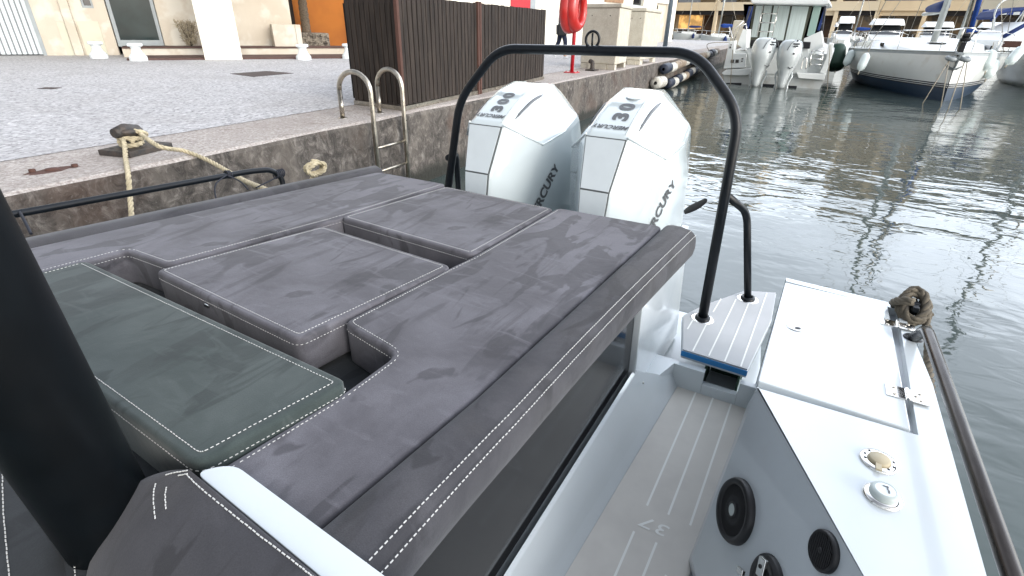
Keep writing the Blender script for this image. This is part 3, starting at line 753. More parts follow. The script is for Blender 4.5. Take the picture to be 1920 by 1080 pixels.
# plan outlines on the pad
zc = PZ
sl_n = at(63, 463, z=zc); sl_f = at(709, 322, z=zc)
sldir = (sl_f-sl_n); near = sl_n-sldir*.16
Lrear_in = xy(838, 345)
n_a = xy(633, 409); n_b = xy(312, 496); n_c = xy(236, 469); n_d = xy(160, 489); 
d_in = V3((n_d[0]-n_c[0], n_d[1]-n_c[1], 0))
L_out = [(sl_f.x, sl_f.y), Lrear_in, n_a, n_b, n_c, (n_c[0]+d_in.x*4.0, n_c[1]+d_in.y*4.0), (near.x, near.y)]
cushion('side_cushion', L_out, zc, .14, 'suede', 'long dark grey cushion with a notch, far side of the sunpad by the quay wall', bev=.018, skip=(0, 5, 6))
R_rear_in = xy(1046, 389); R_rear_out = xy(1243, 424)
r1 = xy(886, 481); r2 = xy(852, 497); r3 = xy(642, 604); r4 = xy(742, 664); r5 = xy(640, 738); r6 = xy(420, 872)
q1 = xy(600, 985); q1m = xy(886, 748)
dd = V3((r6[0]-r5[0], r6[1]-r5[1], 0)); r7 = (r6[0]+dd.x*.0, r6[1])
qn_ = (q1[0]+(q1[0]-q1m[0])*.25, q1[1]+(q1[1]-q1m[1])*.25)
R_out = [R_rear_out, q1m, q1, (.27, q1[1]+.005), (.285, r6[1]+.01), r6, r5, r4, r3, r2, r1, R_rear_in]
cushion('side_cushion', R_out, zc, .14, 'suede', 'long dark grey cushion with a notch, along the bolster and side window', bev=.018, skip=(0, 1, 2, 3, 11))
c1 = xy(288, 507, zc+.005); c2 = xy(606, 423, zc+.005); c3 = xy(848, 498, zc+.005); c4 = xy(557, 637, zc+.005)
cushion('centre_cushion', [c1, c2, c3, c4], zc+.005, .13, 'suede', 'square dark grey cushion in the middle of the sunpad with small tag', bev=.02)
cc = bpy.data.objects['centre_cushion']
mb = MB(); tgt = at(390, 573, z=zc-.012); td_ = (V3((c4[0], c4[1], 0))-V3((c1[0], c1[1], 0))).normalized(); tn = V3((td_.y, -td_.x, 0))
if tn.x > 0: tn = -tn
mb.box(tgt+tn*.004, (.026, .004, .009), (td_, tn, V3((0, 0, 1))), 0); mb.box(tgt+tn*.004+V3((0, 0, .0055)), (.018, .0015, .001), (td_, tn, V3((0, 0, 1))), 1)
build('fabric_tag', mb, ['rubber', 'white_metal'], cc)
e1 = xy(836, 349); e2 = xy(1040, 391); e3 = xy(884, 478); e4 = xy(637, 407)
cushion('rear_cushion', [e4, e1, e2, e3], zc, .13, 'suede', 'dark grey cushion at the rear centre of the sunpad in front of the outboards', bev=.02)
zf_ = zc+.030
h1 = xy(160, 487, zf_); h2 = xy(655, 714, zf_); h3 = xy(365, 872, zf_); h4 = xy(212, 757, zf_)
hd = V3((h4[0]-h3[0], h4[1]-h3[1], 0)); kk = (h1[1]+.03-h3[1])/hd.y
h4b = (h3[0]+hd.x*kk, h3[1]+hd.y*kk); h1b = (h1[0], h1[1])
cushion('front_cushion', [h2, h3, h4b, h1b], zf_, .15, 'suede_green', 'greenish grey double stitched cushion beside the black pillar', bev=.022)
# bolsters, sewn along the outer sides
def bolster(line, wdt, drop, label, mkey, rb, st=True, sgn=-1, lift=.012):
    P = [Vector(p) for p in line]; n = len(P); sec = []
    prof = [(0, -.04), (.004, -.008), (.016, .006), (.04, .012), (wdt*.55, lift), (wdt-rb, .006)]
    for k in range(1, 6):
        a = math.pi/2*k/5; prof.append((wdt-rb+rb*math.sin(a), .006-rb+rb*math.cos(a)))
    prof += [(wdt+.002, -drop*.6), (wdt-.004, -drop+.012), (wdt-.016, -drop), (.0, -drop)]
    vs = []; m_ = len(prof)
    for i in range(n):
        d = (P[min(i+1, n-1)]-P[max(i-1, 0)]); d.z = 0; d.normalize(); s_ = V3((d.y, -d.x, 0)) if sgn < 0 else V3((-d.y, d.x, 0))
        kw = 1-(.17*math.sin(math.pi*min(1, max(0, (i-1)/(n-2)))) if st else 0)
        for a, z in prof: vs.append(P[i]+s_*a*kw+V3((0, 0, z)))
    # rounded end caps
    fs = [(i*m_+k, i*m_+(k+1) % m_, (i+1)*m_+(k+1) % m_, (i+1)*m_+k) for i in range(n-1) for k in range(m_)]
    for e, sg in ((n-1, 1), (0, -1)):
        d = (P[e]-P[e-sg]).normalized(); ctr = sum((vs[e*m_+k] for k in range(m_)), V3((0, 0, 0)))/m_
        prev = e*m_
        for s_, off in ((.97, .010), (.90, .018), (.78, .022)):
            st0 = len(vs)
            for k in range(m_): vs.append(ctr+(vs[e*m_+k]-ctr)*s_+d*off)
            fs += [((prev+k), (prev+(k+1) % m_), (st0+(k+1) % m_), (st0+k)) if sg > 0 else ((prev+k), (st0+k), (st0+(k+1) % m_), (prev+(k+1) % m_)) for k in range(m_)]
            prev = st0
        fs.append(tuple(prev+k for k in range(m_)) if sg < 0 else tuple(prev+m_-1-k for k in range(m_)))
    mb = MB(); mb.add(vs, fs, 0, True)
    b_ = thing('bolster', P[n//2]-V3((0, 0, drop)), label, 'bolster', None)
    build('cover', mb, mkey, b_)
    if st:
        mb = MB()
        for (a, z, nrm) in ((wdt-.028, .0066, 1), (wdt-.004, -.010, 1)):
            pth = []
            for i in range(n):
                d = (P[min(i+1, n-1)]-P[max(i-1, 0)]); d.z = 0; d.normalize(); s_ = V3((d.y, -d.x, 0)) if sgn < 0 else V3((-d.y, d.x, 0))
                kw = 1-.17*math.sin(math.pi*min(1, max(0, (i-1)/(n-2))))
                pth.append(P[i]+s_*a*kw+V3((0, 0, z)))
            mb.stitch(pth, .007, .0045, .00095)
        build('stitching', mb, 'thread', b_)
    return b_
def bez(p, q_, r_, n=24):
    return [p*(1-t)**2+q_*2*t*(1-t)+r_*t*t for t in [i/n for i in range(n+1)]]
s0 = V3((*q1, zc)); s1 = V3((*q1m, zc)); s2 = V3((*R_rear_out, zc)); st_ = s0+(s0-s1)*.30
line = [st_, s0]+[s0.lerp(s1, k/6) for k in range(1, 6)]+[s1]+[s1.lerp(s2, k/10) for k in range(1, 11)]
bolster(line, .155, .118, 'wide dark grey bolster with double white stitching over the side window', 'suede_bolster', .05)
line = [V3((near.x, near.y, zc)).lerp(V3((sl_f.x+.03, sl_f.y, zc)), k/12) for k in range(13)]
bolster(line, .13, .15, 'narrow dark grey bolster against the quay side', 'suede_bolster', .05, st=False, sgn=1, lift=.02)
# dark floor of the pad well seen through the notches
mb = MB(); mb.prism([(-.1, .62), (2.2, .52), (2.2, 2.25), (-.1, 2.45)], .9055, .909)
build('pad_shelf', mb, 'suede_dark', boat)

# ------------------------------------------------------------ seat back, white strip and other seat at the bottom left
zt2 = 1.075
t1 = at(364, 884, z=zt2); t2 = at(438, 869, z=zt2); t3 = at(722, 1080, z=zt2); t4 = at(600, 1080, z=zt2)
mb = MB(); e1_ = t2+(t3-t2)*1.9; e2_ = t1+(t4-t1)*1.9
mb.prism(round_poly([(t1.x, t1.y), (t2.x, t2.y), (e1_.x, e1_.y), (e2_.x, e2_.y)], .03, 5), .7, zt2)
build('moulding', mb, 'gel', boat, bevel=.006)['label'] = 'white gelcoat strip between seat back and sunpad'
seat = thing('seat_back', (.1, .6, .6), 'rounded dark grey seat back with white stitching at the bottom edge of the photo', 'seat')
# outline of its top in plan: straight stitched rear edge, rounded left end
zs_ = 1.09
a_ = at(354, 880, z=zs_); b_ = at(590, 1076, z=zs_); ed = (b_-a_).normalized(); en = V3((-ed.y, ed.x, 0))
if en.x > 0: en = -en
sil = smooth([at(354, 880, z=1.09), at(312, 886, z=1.06), at(264, 906, z=1.03), at(222, 950, z=.99), at(192, 1008, z=.94), at(170, 1075, z=.89), at(155, 1160, z=.82)], 1, 6)
NU = len(sil)-1; NV = 14; vs = []; fs = []
for i in range(NU+1):
    E_ = a_ + ed*(1.0*i/NU*.85)
    for j in range(NV+1):
        th_ = j/NV*math.pi/2; h_ = 1-math.cos(th_); q_ = sil[i].lerp(E_, h_)
        q_.z = sil[i].z + (E_.z-sil[i].z)*math.sin(th_); vs.append(q_)
for i in range(NU):
    for j in range(NV):
        a = i*(NV+1)+j; fs.append((a, a+NV+1, a+NV+2, a+1))
o_ = len(vs)
for i in range(NU+1): vs.append(sil[i]-V3((0, 0, .5)))
for i in range(NU): fs.append((i*(NV+1), o_+i, o_+i+1, (i+1)*(NV+1)))
ro_ = len(vs)
for i in range(NU+1): vs.append(vs[i*(NV+1)+NV] - V3((0, 0, .5)))
for i in range(NU): fs.append((i*(NV+1)+NV, (i+1)*(NV+1)+NV, ro_+i+1, ro_+i))
mb = MB(); mb.add(vs, fs, 0, True); seat_bvh = bvh_of(mb); build('cover', mb, 'suede_bolster', seat)
mb = MB()
def drape(pxs):
    out = []
    for px, py in pxs:
        d = ray(px, py).normalized(); h = seat_bvh.ray_cast(V3((0, 0, H)), d, 3.)
        if h[0]: out.append(h[0]-d*.0012)
    return smooth(out, 1, 6) if len(out) > 2 else out
mb.stitch(drape([(348, 888), (376, 915), (420, 951), (465, 987), (510, 1022), (560, 1060), (590, 1084)]), .0075, .0045, .0010)
mb.stitch(drape([(352, 882), (318, 888), (297, 899), (288, 925), (291, 974)]), .0075, .0045, .0010)
mb.stitch(drape([(352, 888), (330, 893), (316, 903), (310, 925), (311, 955)]), .0075, .0045, .0010)
build('stitching', mb, 'thread', seat)
# lower seat at far left
s2_ = thing('seat_back', (.15, 1.6, .3), 'dark seat back left of the black pillar in the bottom left corner', 'seat')
zl = .92
g_ = [at(-60, 740, z=zl), at(70, 800, z=zl), at(128, 960, z=zl), at(160, 1130, z=zl), at(-60, 1130, z=zl)]
mb = MB(); mb.prism([(p.x, p.y) for p in g_], .2, zl); build('cover', mb, 'suede_dark', s2_, bevel=.05, bseg=6)
mb = MB(); mb.stitch([at(20, 800, z=zl+.001), at(4, 880, z=zl+.001), at(6, 960, z=zl+.001), at(18, 1090, z=zl+.001)], .0075, .0045, .0010)
mb.stitch([at(131, 984, z=zl-.004), at(136, 1030, z=zl-.004), at(142, 1085, z=zl-.004)], .0075, .0045, .0010)
build('stitching', mb, 'thread', s2_)
mb = MB(); zz_ = .80
mb.prism([xy(138, 985, zz_), xy(260, 860, zz_), xy(330, 900, zz_), xy(260, 1100, zz_), xy(150, 1100, zz_)], .5, zz_); build('side_trim', mb, 'gel_grey', boat, bevel=.004)
mb = MB(); z9 = .90
mb.prism([(.18, .9), (h3[0]+.03, .9), (h3[0]+.03, 2.3), (.18, 2.3)], .6, .902); build('pad_front_trim', mb, 'gel', boat, bevel=.004)

# ------------------------------------------------------------ OUTBOARDS
def cowl_faces():
    T = [(.10, .112, 1.356), (.25, .108, 1.442), (.40, .106, 1.505), (.58, .106, 1.540), (.76, .10, 1.528), (.91, .09, 1.47)]
    V_ = (.30, .275, 1.232); C2 = (.56, .300, 1.275); C3 = (.83, .268, 1.325); C4 = (.95, .20, 1.33)
    P1 = (.0, .082, 1.087); P2 = (-.012, .076, .95); P3 = (.03, .07, .55)
    K1 = (.23, .245, 1.10); K2 = (.16, .20, .93); K3 = (.16, .17, .55)
    S1 = (.62, .340, 1.06); S2 = (.66, .345, .75); S3 = (.58, .27, .48)
    R1 = (.97, .27, 1.06); R2 = (.95, .27, .75); R3 = (.8, .20, .48)
    pts = T+[V_, C2, C3, C4, P1, P2, P3, K1, K2, K3, S1, S2, S3, R1, R2, R3]
    t0, t1, t2, t3, t4, t5, v, c2, c3, c4, p1, p2, p3, k1, k2, k3, s1, s2, s3, r1, r2, r3 = range(22)
    f = [(t0, t1, v), (t1, t2, c2, v), (t2, t3, c3, c2), (t3, t4, c3), (t4, t5, c4, c3),
         (t0, v, k1, p1), (p1, k1, k2, p2), (p2, k2, k3, p3), (v, c2, s1, k1), (c2, c3, r1, s1), (c3, c4, r1), (k1, s1, s2, k2), (k2, s2, s3, k3), (s1, r1, r2, s2), (s2, r2, r3, s3)]
    N = len(pts); P = [V3(p) for p in pts] + [V3((p[0], -p[1], p[2])) for p in pts]
    F = []
    for q_ in f: F.append(tuple(i+N for i in q_)); F.append(tuple(i for i in q_)[::-1])
    for a, bb in ((t0, t1), (t1, t2), (t2, t3), (t3, t4), (t4, t5), (t5, c4), (c4, r1), (r1, r2), (r2, r3)): F.append((a, a+N, bb+N, bb) if False else (a+N, bb+N, bb, a)[::-1])
    for a, bb in ((p1, t0), (p2, p1), (p3, p2)): F.append((a, a+N, bb+N, bb))
    F.append((k3+N, k3, p3, p3+N)); F.append((s3+N, s3, k3, k3+N)); F.append((r3+N, r3, s3, s3+N))
    return P, F
def outboard(x0, yc, dz, label, third=True):
    P, F = cowl_faces(); O = V3((x0, yc, dz))
    P = [p+O for p in P]
    me = bmesh.new(); bv = [me.verts.new(p) for p in P]
    for f in F:
        try: me.faces.new([bv[i] for i in f])
        except Exception: pass
    bmesh.ops.recalc_face_normals(me, faces=me.faces); me.verts.index_update()
    F = [tuple(v.index for v in f.verts) for f in me.faces]; me.free()
    mb = MB(); mb.add(P, F, 0); bv_ = bvh_of(mb)
    ob = bpy.data.objects.new('outboard_motor', None); COL.objects.link(ob); ob.parent = boat; ob.location = O-V3((0, 0, dz))-boat.location; ob['label'] = label
    cw = build('cowl', mb, 'cowl', ob, bevel=.028, bseg=5)
    def on(x, y, z): return O+V3((x, y, z))
    mb = MB()
    for sg in (1, -1): mb.tube([O+V3((p[0], p[1]*sg, p[2])) for p in ((.10, .113, 1.354), (.30, .274, 1.231), (.56, .299, 1.274))], .0055, 8)
    build('cowl_ridge', mb, 'cowl', ob)
    # front panel in its dark seam
    T0 = V3((.10, .112, 1.356)); P1 = V3((0, .082, 1.087)); P2 = V3((-.012, .076, .95))
    def fp(s, y_, dn):                            # down the front: s from 0 at the top edge to 1 at P1, 2 at P2
        a, bb = (T0, P1) if s <= 1 else (P1, P2); t = s if s <= 1 else s-1
        p = a.lerp(bb, t); return O+V3((p.x, p.y*y_, p.z))+V3((-dn, 0, dn*.35))
    mb = MB()
    mb.slab([fp(.04, 1, .0035), fp(.04, -1, .0035), fp(1, -1, .0035), fp(1, 1, .0035)], -.010, 0)
    mb.slab([fp(1.0, 1, .0035), fp(1.0, -1, .0035), fp(2, -1, .0035), fp(2, 1, .0035)], -.010, 0)
    build('panel_seam', mb, 'seam', ob)
    mb = MB()
    mb.slab([fp(.065, .955, .006), fp(.065, -.955, .006), fp(.985, -.94, .006), fp(.985, .94, .006)], .004, 0)
    mb.slab([fp(1.03, .94, .006), fp(1.03, -.94, .006), fp(2, -.94, .006), fp(2, .94, .006)], .004, 0)
    cpt = fp(.62, -.42, .006); mb.lathe([(.0115, 0), (.0115, .001), (.009, .0014), (.0001, .0012)], cpt, V3((-1, 0, .35)), 20, 0)
    build('front_panel', mb, 'cowl_panel', ob, bevel=.0015, bseg=2)
    # decals
    mb = MB(); dn = V3((0, 0, -1))
    digs = [('3', .212), ('0', .278), ('0', .345)] if third else [('3', .232), ('0', .318)]
    for ch, x in digs:
        text_add(mb, ch, .092 if third else .108, on(x, -.012 if third else -.026, 1.6), (1, 0, 0), (0, 1, 0), bold=.0055, sx=1.1, bvh=bv_, cast=dn, lift=.004)
    text_add(mb, 'MERCURY', .034, on(.155, .0, 1.6), (0, 1, 0), (-1, 0, 0), bold=.0012, shear=.35, sx=1.25, bvh=bv_, cast=dn, lift=.004)
    text_add(mb, 'MERCURY', .090, on(.362, -.6, .912), V3((.50, 0, .866)), V3((-.866, 0, .50)), bold=.0034, sx=.93, bvh=bv_, cast=V3((0, 1, 0)), lift=.004, shear=.18)
    build('decal', mb, 'decal', ob)
    if not third:
        mb = MB(); c_ = on(.43, -.02, 1.6); h = bv_.ray_cast(c_, dn)[0]; mb.lathe([(.045, 0), (.045, .003), (.030, .004), (.0001, .004)], h+V3((0, 0, .001)), V3((-.15, 0, 1)), 30)
        build('badge', mb, 'cowl_panel', ob)
    # side grips (dark slits) and top seam lines
    for s_ in (-1, 1):
        mb = MB(); pts = []
        for k in range(9):
            t = k/8; x = .20+t*.34; h = bv_.ray_cast(on(x, s_*(.137+.006*t), 1.8), dn)[0]
            if h: pts.append(h+V3((0, 0, .002)))
        rr = [.0015]+[.006+.003*math.sin(math.pi*k/8) for k in range(1, 8)]+[.0015]
        mb.tube(pts, rr, 8, flat=.5); build('grip_slot', mb, 'decal', ob)
    mb = MB()
    for s_ in (-1, 1):
        pts = []
        for k in range(14):
            x = .115+k*.052; y_ = .094 if k < 9 else .094
            h = bv_.ray_cast(on(x, s_*y_, 1.8), dn)[0]
            if h: pts.append(h+V3((0, 0, .0005)))
        mb.tube(pts, .0014, 5)
    build('cowl_seam', mb, 'greyplastic', ob)
    # leg, bracket, cavitation plate, propeller below
    mb = MB()
    mb.prism([(x0+.18, yc-.08), (x0+.55, yc-.09), (x0+.60, yc), (x0+.55, yc+.09), (x0+.18, yc+.08)], -.55, .52)
    mb.prism([(x0+.12, yc-.11), (x0+.70, yc-.12), (x0+.82, yc), (x0+.70, yc+.12), (x0+.12, yc+.11)], -.14, -.12)
    mb.lathe([(.0001, -.2), (.05, -.12), (.065, 0), (.06, .25), (.05, .4)], V3((x0+.3, yc, -.42)), (1, 0, 0), 20)
    build('drive_leg', mb, 'cowl', ob, bevel=.01)
    mb = MB(); mb.box((x0+.02, yc, .45), (.16, .22, .5)); mb.box((x0+.1, yc, .2), (.2, .14, .3)); build('bracket', mb, 'black', ob, bevel=.01)
    mb = MB()
    for k in range(3):
        a = 2*math.pi*k/3; u = V3((0, math.cos(a), math.sin(a))); w_ = V3((0, -math.sin(a), math.cos(a)))
        c_ = V3((x0+.74, yc, -.42)); mb.slab([c_+u*.05+w_*.03-V3((.03, 0, 0)), c_+u*.19+w_*.07-V3((.02, 0, 0)), c_+u*.2-w_*.05+V3((.03, 0, 0)), c_+u*.05-w_*.03+V3((.03, 0, 0))], .006)
    build('propeller', mb, 'steel', ob)
    return ob
outboard(2.5, 1.672, -.010, 'far white outboard with full number on its cowl', True)
ob2 = outboard(2.5, .935, 0, 'near white outboard by the bolster end', False)
mb = MB(); f0 = at(1294, 392, X=2.98); f1 = at(1326, 374, X=2.98)
pts = smooth([f0-(f1-f0)*.35, f0, (f0+f1)/2+V3((0, 0, -.004)), f1])
mb.tube(pts, [.014+.010*math.sin(math.pi*min(1, i/(len(pts)-1)*1.0)) if i < len(pts)-1 else .004 for i in range(len(pts))], 10, flat=.35)
build('black_blade', mb, 'rubber', ob2)

# ============================================================ QUAY FURNITURE
def qd_at(px, py, z=QZ): return at(px, py, z=z)
def px_z(px, py, ref):                          # height at photo row py straight above ground point ref
    d = ray(px, py); k = math.hypot(ref.x, ref.y)/math.hypot(d.x, d.y); return H+d.z*k
# --- near mooring bollard with its rope
bc = at(258, 284, z=QZ)
b_ = thing('bollard', bc, 'black iron mooring bollard at the quay edge with cream rope round it', 'bollard')
mb = MB(); ax_ = (V3((.96, .28, 0)).normalized(), V3((-.28, .96, 0)).normalized(), V3((0, 0, 1)))
mb.box(bc+V3((0, 0, .022)), (.40, .30, .044), ax_)
for i in (-1, 1):
    for j in (-1, 1): mb.lathe([(.02, .03), (.02, .045), (.0001, .048)], bc+ax_[0]*i*.13+ax_[1]*j*.09, seg=8)
build('base_plate', mb, 'iron', b_, bevel=.006)
mb = MB(); mb.lathe([(.085, .04), (.062, .06), (.05, .09), (.055, .125), (.085, .145), (.10, .158), (.10, .175), (.08, .188), (.0001, .193)], bc-ax_[0]*.03, seg=24); 
mb.tube([bc-ax_[0]*.15+V3((0, 0, .165)), bc-ax_[0]*.05+V3((0, 0, .170)), bc+ax_[0]*.06+V3((0, 0, .158))], [.035, .055, .04], 14)
build('head', mb, 'iron', b_)
mb = MB(); k_ = bc-ax_[0]*.03
loopz = .115
ring = []
for k in range(40):
    a = 2*math.pi*k/16; ring.append(k_+V3((math.cos(a)*(.072+.004*math.sin(k)), math.sin(a)*.072, loopz-.0012*k+.02*math.sin(a*.5))))
mb.rope(ring, .019)
e0 = at(238, 262, z=QZ+.13)
mb.rope([k_+V3((-.07, -.02, .12)), at(233, 268, z=QZ+.10), at(236, 300, z=QZ+.02), at(240, 325, Y=4.03), at(243, 360, Y=3.98), at(246, 398, Y=3.9), at(247, 440, Y=3.8)], .017)
mb.rope([k_+V3((.05, -.06, .15)), at(300, 275, z=QZ+.11), at(345, 283, Y=4.25), at(385, 298, Y=4.05), at(420, 317, Y=3.8), at(455, 337, Y=3.4), at(500, 356, Y=2.9)], .017)
mb.rope([k_+V3((-.06, .06, .16)), k_+V3((.02, -.09, .17)), k_+V3((.10, -.05, .13)), k_+V3((.06, .04, .10)), k_+V3((-.03, -.085, .10))], .018)
tag(build('mooring_rope', mb, 'rope'), 'cream twisted rope knotted round the black bollard and hanging down the quay wall', 'rope')
# rope heap behind the far bolster
rc_ = at(592, 318, Y=2.95); mb = MB(); pts = []
for k in range(34):
    a = k*.62; pts.append(rc_+V3((math.cos(a)*(.085-.0008*k), .03*math.sin(a*1.3), .035*math.sin(a)*1.1+.0005*k)))
mb.rope(pts, .014); mb.rope([pts[0], rc_+V3((-.09, 0, -.1)), rc_+V3((-.05, .1, -.4))], .014)
tag(build('rope_coil', mb, 'rope'), 'small coil of cream rope beyond the far bolster, below the ladder', 'rope')
# grey rope on the stern cleat, starboard
c_ = at(1713, 577, z=ZG+.035); mb = MB()
for k in range(2):
    ring = [c_+V3((math.cos(a)*(.050+.009*k), math.sin(a)*.046*(1 if k == 0 else .8), .014*k+.045*math.cos(a)*.9)) for a in [R(20)+2*math.pi*j/18*1.0 for j in range(20)]]
    mb.rope(ring, .0165)
mb.rope([c_+V3((-.06, .02, .05)), c_+V3((-.035, .06, .03)), c_+V3((.04, .055, -.02)), c_+V3((.06, -.02, -.04)), c_+V3((.0, -.06, -.02))], .0165)
mb.rope([c_+V3((.05, -.03, .02)), at(1737, 605, Y=c_.y-.05), at(1741, 640, Y=c_.y-.06), at(1741, 690, Y=c_.y-.06), at(1752, 800, Y=c_.y-.05)], .0150)
tag(build('rope_coil', mb, 'rope_grey'), 'grey brown rope coiled on the stern corner by the polished rail', 'rope')
mb = MB(); mb.lathe([(.012, -.06), (.012, 0), (.018, .005)], c_, seg=12); mb.box(c_+V3((0, 0, .012)), (.10, .022, .02)); mb.box(c_+V3((.0, .0, -.0)), (.03, .03, .05)); build('cleat', mb, 'black', boat, bevel=.005)
# --- steel ladder over the quay edge
lad = thing('ladder', qp(at(700, 205, z=QZ).x, 0), 'stainless steel ladder with two hooped handrails over the quay edge', 'ladder')
def hoop(foot, top, wall_px):
    f_ = at(*foot, z=QZ); sx_ = f_.x
    # wall side point on the same station as the foot
    s_ = (f_-Q0).dot(qd)+1.1; t_ = (f_-Q0).dot(qn)
    w_ = -.09; zt_ = QZ+.50
    pts = [qp(s_, t_, QZ), qp(s_, t_, zt_-.2)]
    for k in range(13):
        a = math.pi*k/12; pts.append(qp(s_, (t_+w_)/2+math.cos(a)*(t_-w_)/2, zt_-.2+math.sin(a)*.19))
    pts += [qp(s_, w_, QZ), qp(s_, w_, -.6)]
    mb = MB(); mb.tube(pts, .026, 16); build('handrail', mb, 'steel', lad)
    mb = MB(); mb.lathe([(.05, 0), (.048, .006), (.03, .01)], qp(s_, t_, QZ), seg=20); build('foot_plate', mb, 'steel', lad)
    return s_
sA = hoop((643, 222), (665, 147), None); sB = hoop((712, 212), (737, 142), None)
for k in range(6):
    mb = MB(); z = .62-k*.26; mb.tube([qp(sA, -.09, z), qp(sB, -.09, z)], .014, 10); build('rung', mb, 'steel', lad)
# --- slatted timber enclosure
f1_ = at(757, 208, z=QZ); f0_ = at(667, 196, z=QZ); f2_ = at(1018, 148.5, z=QZ); f15 = at(915, 178, z=QZ)
f1_ = f1_; ft = 2.13
fdir = (f2_-f1_).normalized(); fL = (f2_-f1_).length; tdir = (f0_-f1_).normalized(); tL = (f0_-f1_).length
enc = thing('slatted_enclosure', f1_, 'dark brown vertical slat timber enclosure with rusty posts on the quay edge', 'enclosure')
def slats(a, d, L, n_, parent):
    mb = MB(); nn_ = d.cross(V3((0, 0, 1))); 
    for i in range(n_):
        c_ = a+d*(L*(i+.5)/n_); dz = random.uniform(-.006, .006); j = random.uniform(-.003, .003)
        mb.box(V3((c_.x, c_.y, (QZ+.06+ft)/2+dz))+nn_*j, (L/n_*.80, .022, ft-QZ-.06), (d, nn_, V3((0, 0, 1))))
    mb.box(V3(((a+d*L/2).x, (a+d*L/2).y, (QZ+ft)/2))-nn_*.03*parent[1], (L*.995, .01, ft-QZ-.15), (d, nn_, V3((0, 0, 1))), 1)
    build('slat_panel', mb, ['wood', 'wood_in'], parent[0], bevel=0)
slats(f1_, tdir, tL, 10, (enc, 1 if tdir.cross(V3((0, 0, 1))).dot(-fdir) > 0 else -1))
half = (f15-f1_).length
nrm_s = 1 if fdir.cross(V3((0, 0, 1))).dot(-tdir) > 0 else -1
slats(f1_, fdir, half, 20, (enc, nrm_s)); slats(f1_+fdir*half, fdir, fL-half, 24, (enc, nrm_s))
slats(f2_, tdir, tL, 10, (enc, 1)); slats(f0_, fdir, fL, 40, (enc, 1))
for p in (f1_+V3((-.012, -.012, 0)), f1_+fdir*half-fdir.cross(V3((0, 0, 1)))*-.014*nrm_s, f1_+fdir*(half+.07)-fdir.cross(V3((0, 0, 1)))*-.014*nrm_s):
    mb = MB(); mb.box(V3((p.x, p.y, (QZ+ft)/2+.005)), (.045, .045, ft-QZ+.03), (fdir, fdir.cross(V3((0, 0, 1))), V3((0, 0, 1)))); build('post', mb, 'rust', enc, bevel=.003)
mb = MB(); nn_ = fdir.cross(V3((0, 0, 1)))
mb.box(f1_+fdir*fL/2+V3((0, 0, .03)), (fL, .05, .05), (fdir, nn_, V3((0, 0, 1)))); mb.box(f1_+tdir*tL/2+V3((0, 0, .03)), (tL, .05, .05), (tdir, tdir.cross(V3((0, 0, 1))), V3((0, 0, 1))))
build('base_rail', mb, 'steel', enc)
# --- life ring case on a red post
lp = at(1072, 136.5, z=QZ)
lr = thing('life_ring_post', lp, 'red life ring holder on a red post by the quay edge', 'life ring')
mb = MB(); mb.box(lp+V3((0, 0, .012)), (.28, .28, .02)); 
for i in (-1, 1):
    for j in (-1, 1): mb.lathe([(.016, 0), (.016, .016), (.0001, .02)], lp+V3((i*.1, j*.1, .02)), seg=8)
build('base_plate', mb, 'red_dark', lr, bevel=.004)
mb = MB(); mb.tube([lp, lp+V3((0, 0, 1.6))], .042, 16); build('post', mb, 'red_dark', lr)
rc_ = lp+V3((-.05, .02, 1.30)); rx = V3((1, -.02, 0)).normalized(); rx2 = V3((0, 0, 1)); rn_ = rx.cross(rx2)
mb = MB(); NR = 40
for layer, (off, rad, th_) in enumerate(((-.055, .285, .150), (.085, .27, .125))):
    ctr = rc_+rn_*off
    ring = [ctr+rx*math.cos(2*math.pi*k/NR)*rad+rx2*math.sin(2*math.pi*k/NR)*(rad+.09) for k in range(NR)]
    mb.tube(ring, th_, 16, closed=True, flat=.72)
build('ring_case', mb, 'red', lr)
mb = MB(); mb.box(rc_+V3((0, 0, .0))+rn_*.02, (.10, .06, .9), (rx, rn_, rx2)); build('bracket', mb, 'red_dark', lr, bevel=.01)
# --- small hook bollard next to it
hb = at(1110, 132.5, z=QZ); b_ = thing('bollard', hb, 'small black hooked bollard in front of the cream cabinet', 'bollard')
mb = MB(); mb.box(hb+V3((0, 0, .018)), (.30, .24, .034)); build('base_plate', mb, 'iron', b_, bevel=.005)
mb = MB(); d_ = V3((.45, .89, 0)); mb.tube(smooth([hb+V3((0, 0, .03)), hb+V3((0, 0, .12)), hb+d_*.01+V3((0, 0, .18)), hb+d_*.10+V3((0, 0, .21))]), .052, 14); mb.lathe([(.075, .03), (.06, .055)], hb, seg=18); build('head', mb, 'iron', b_)
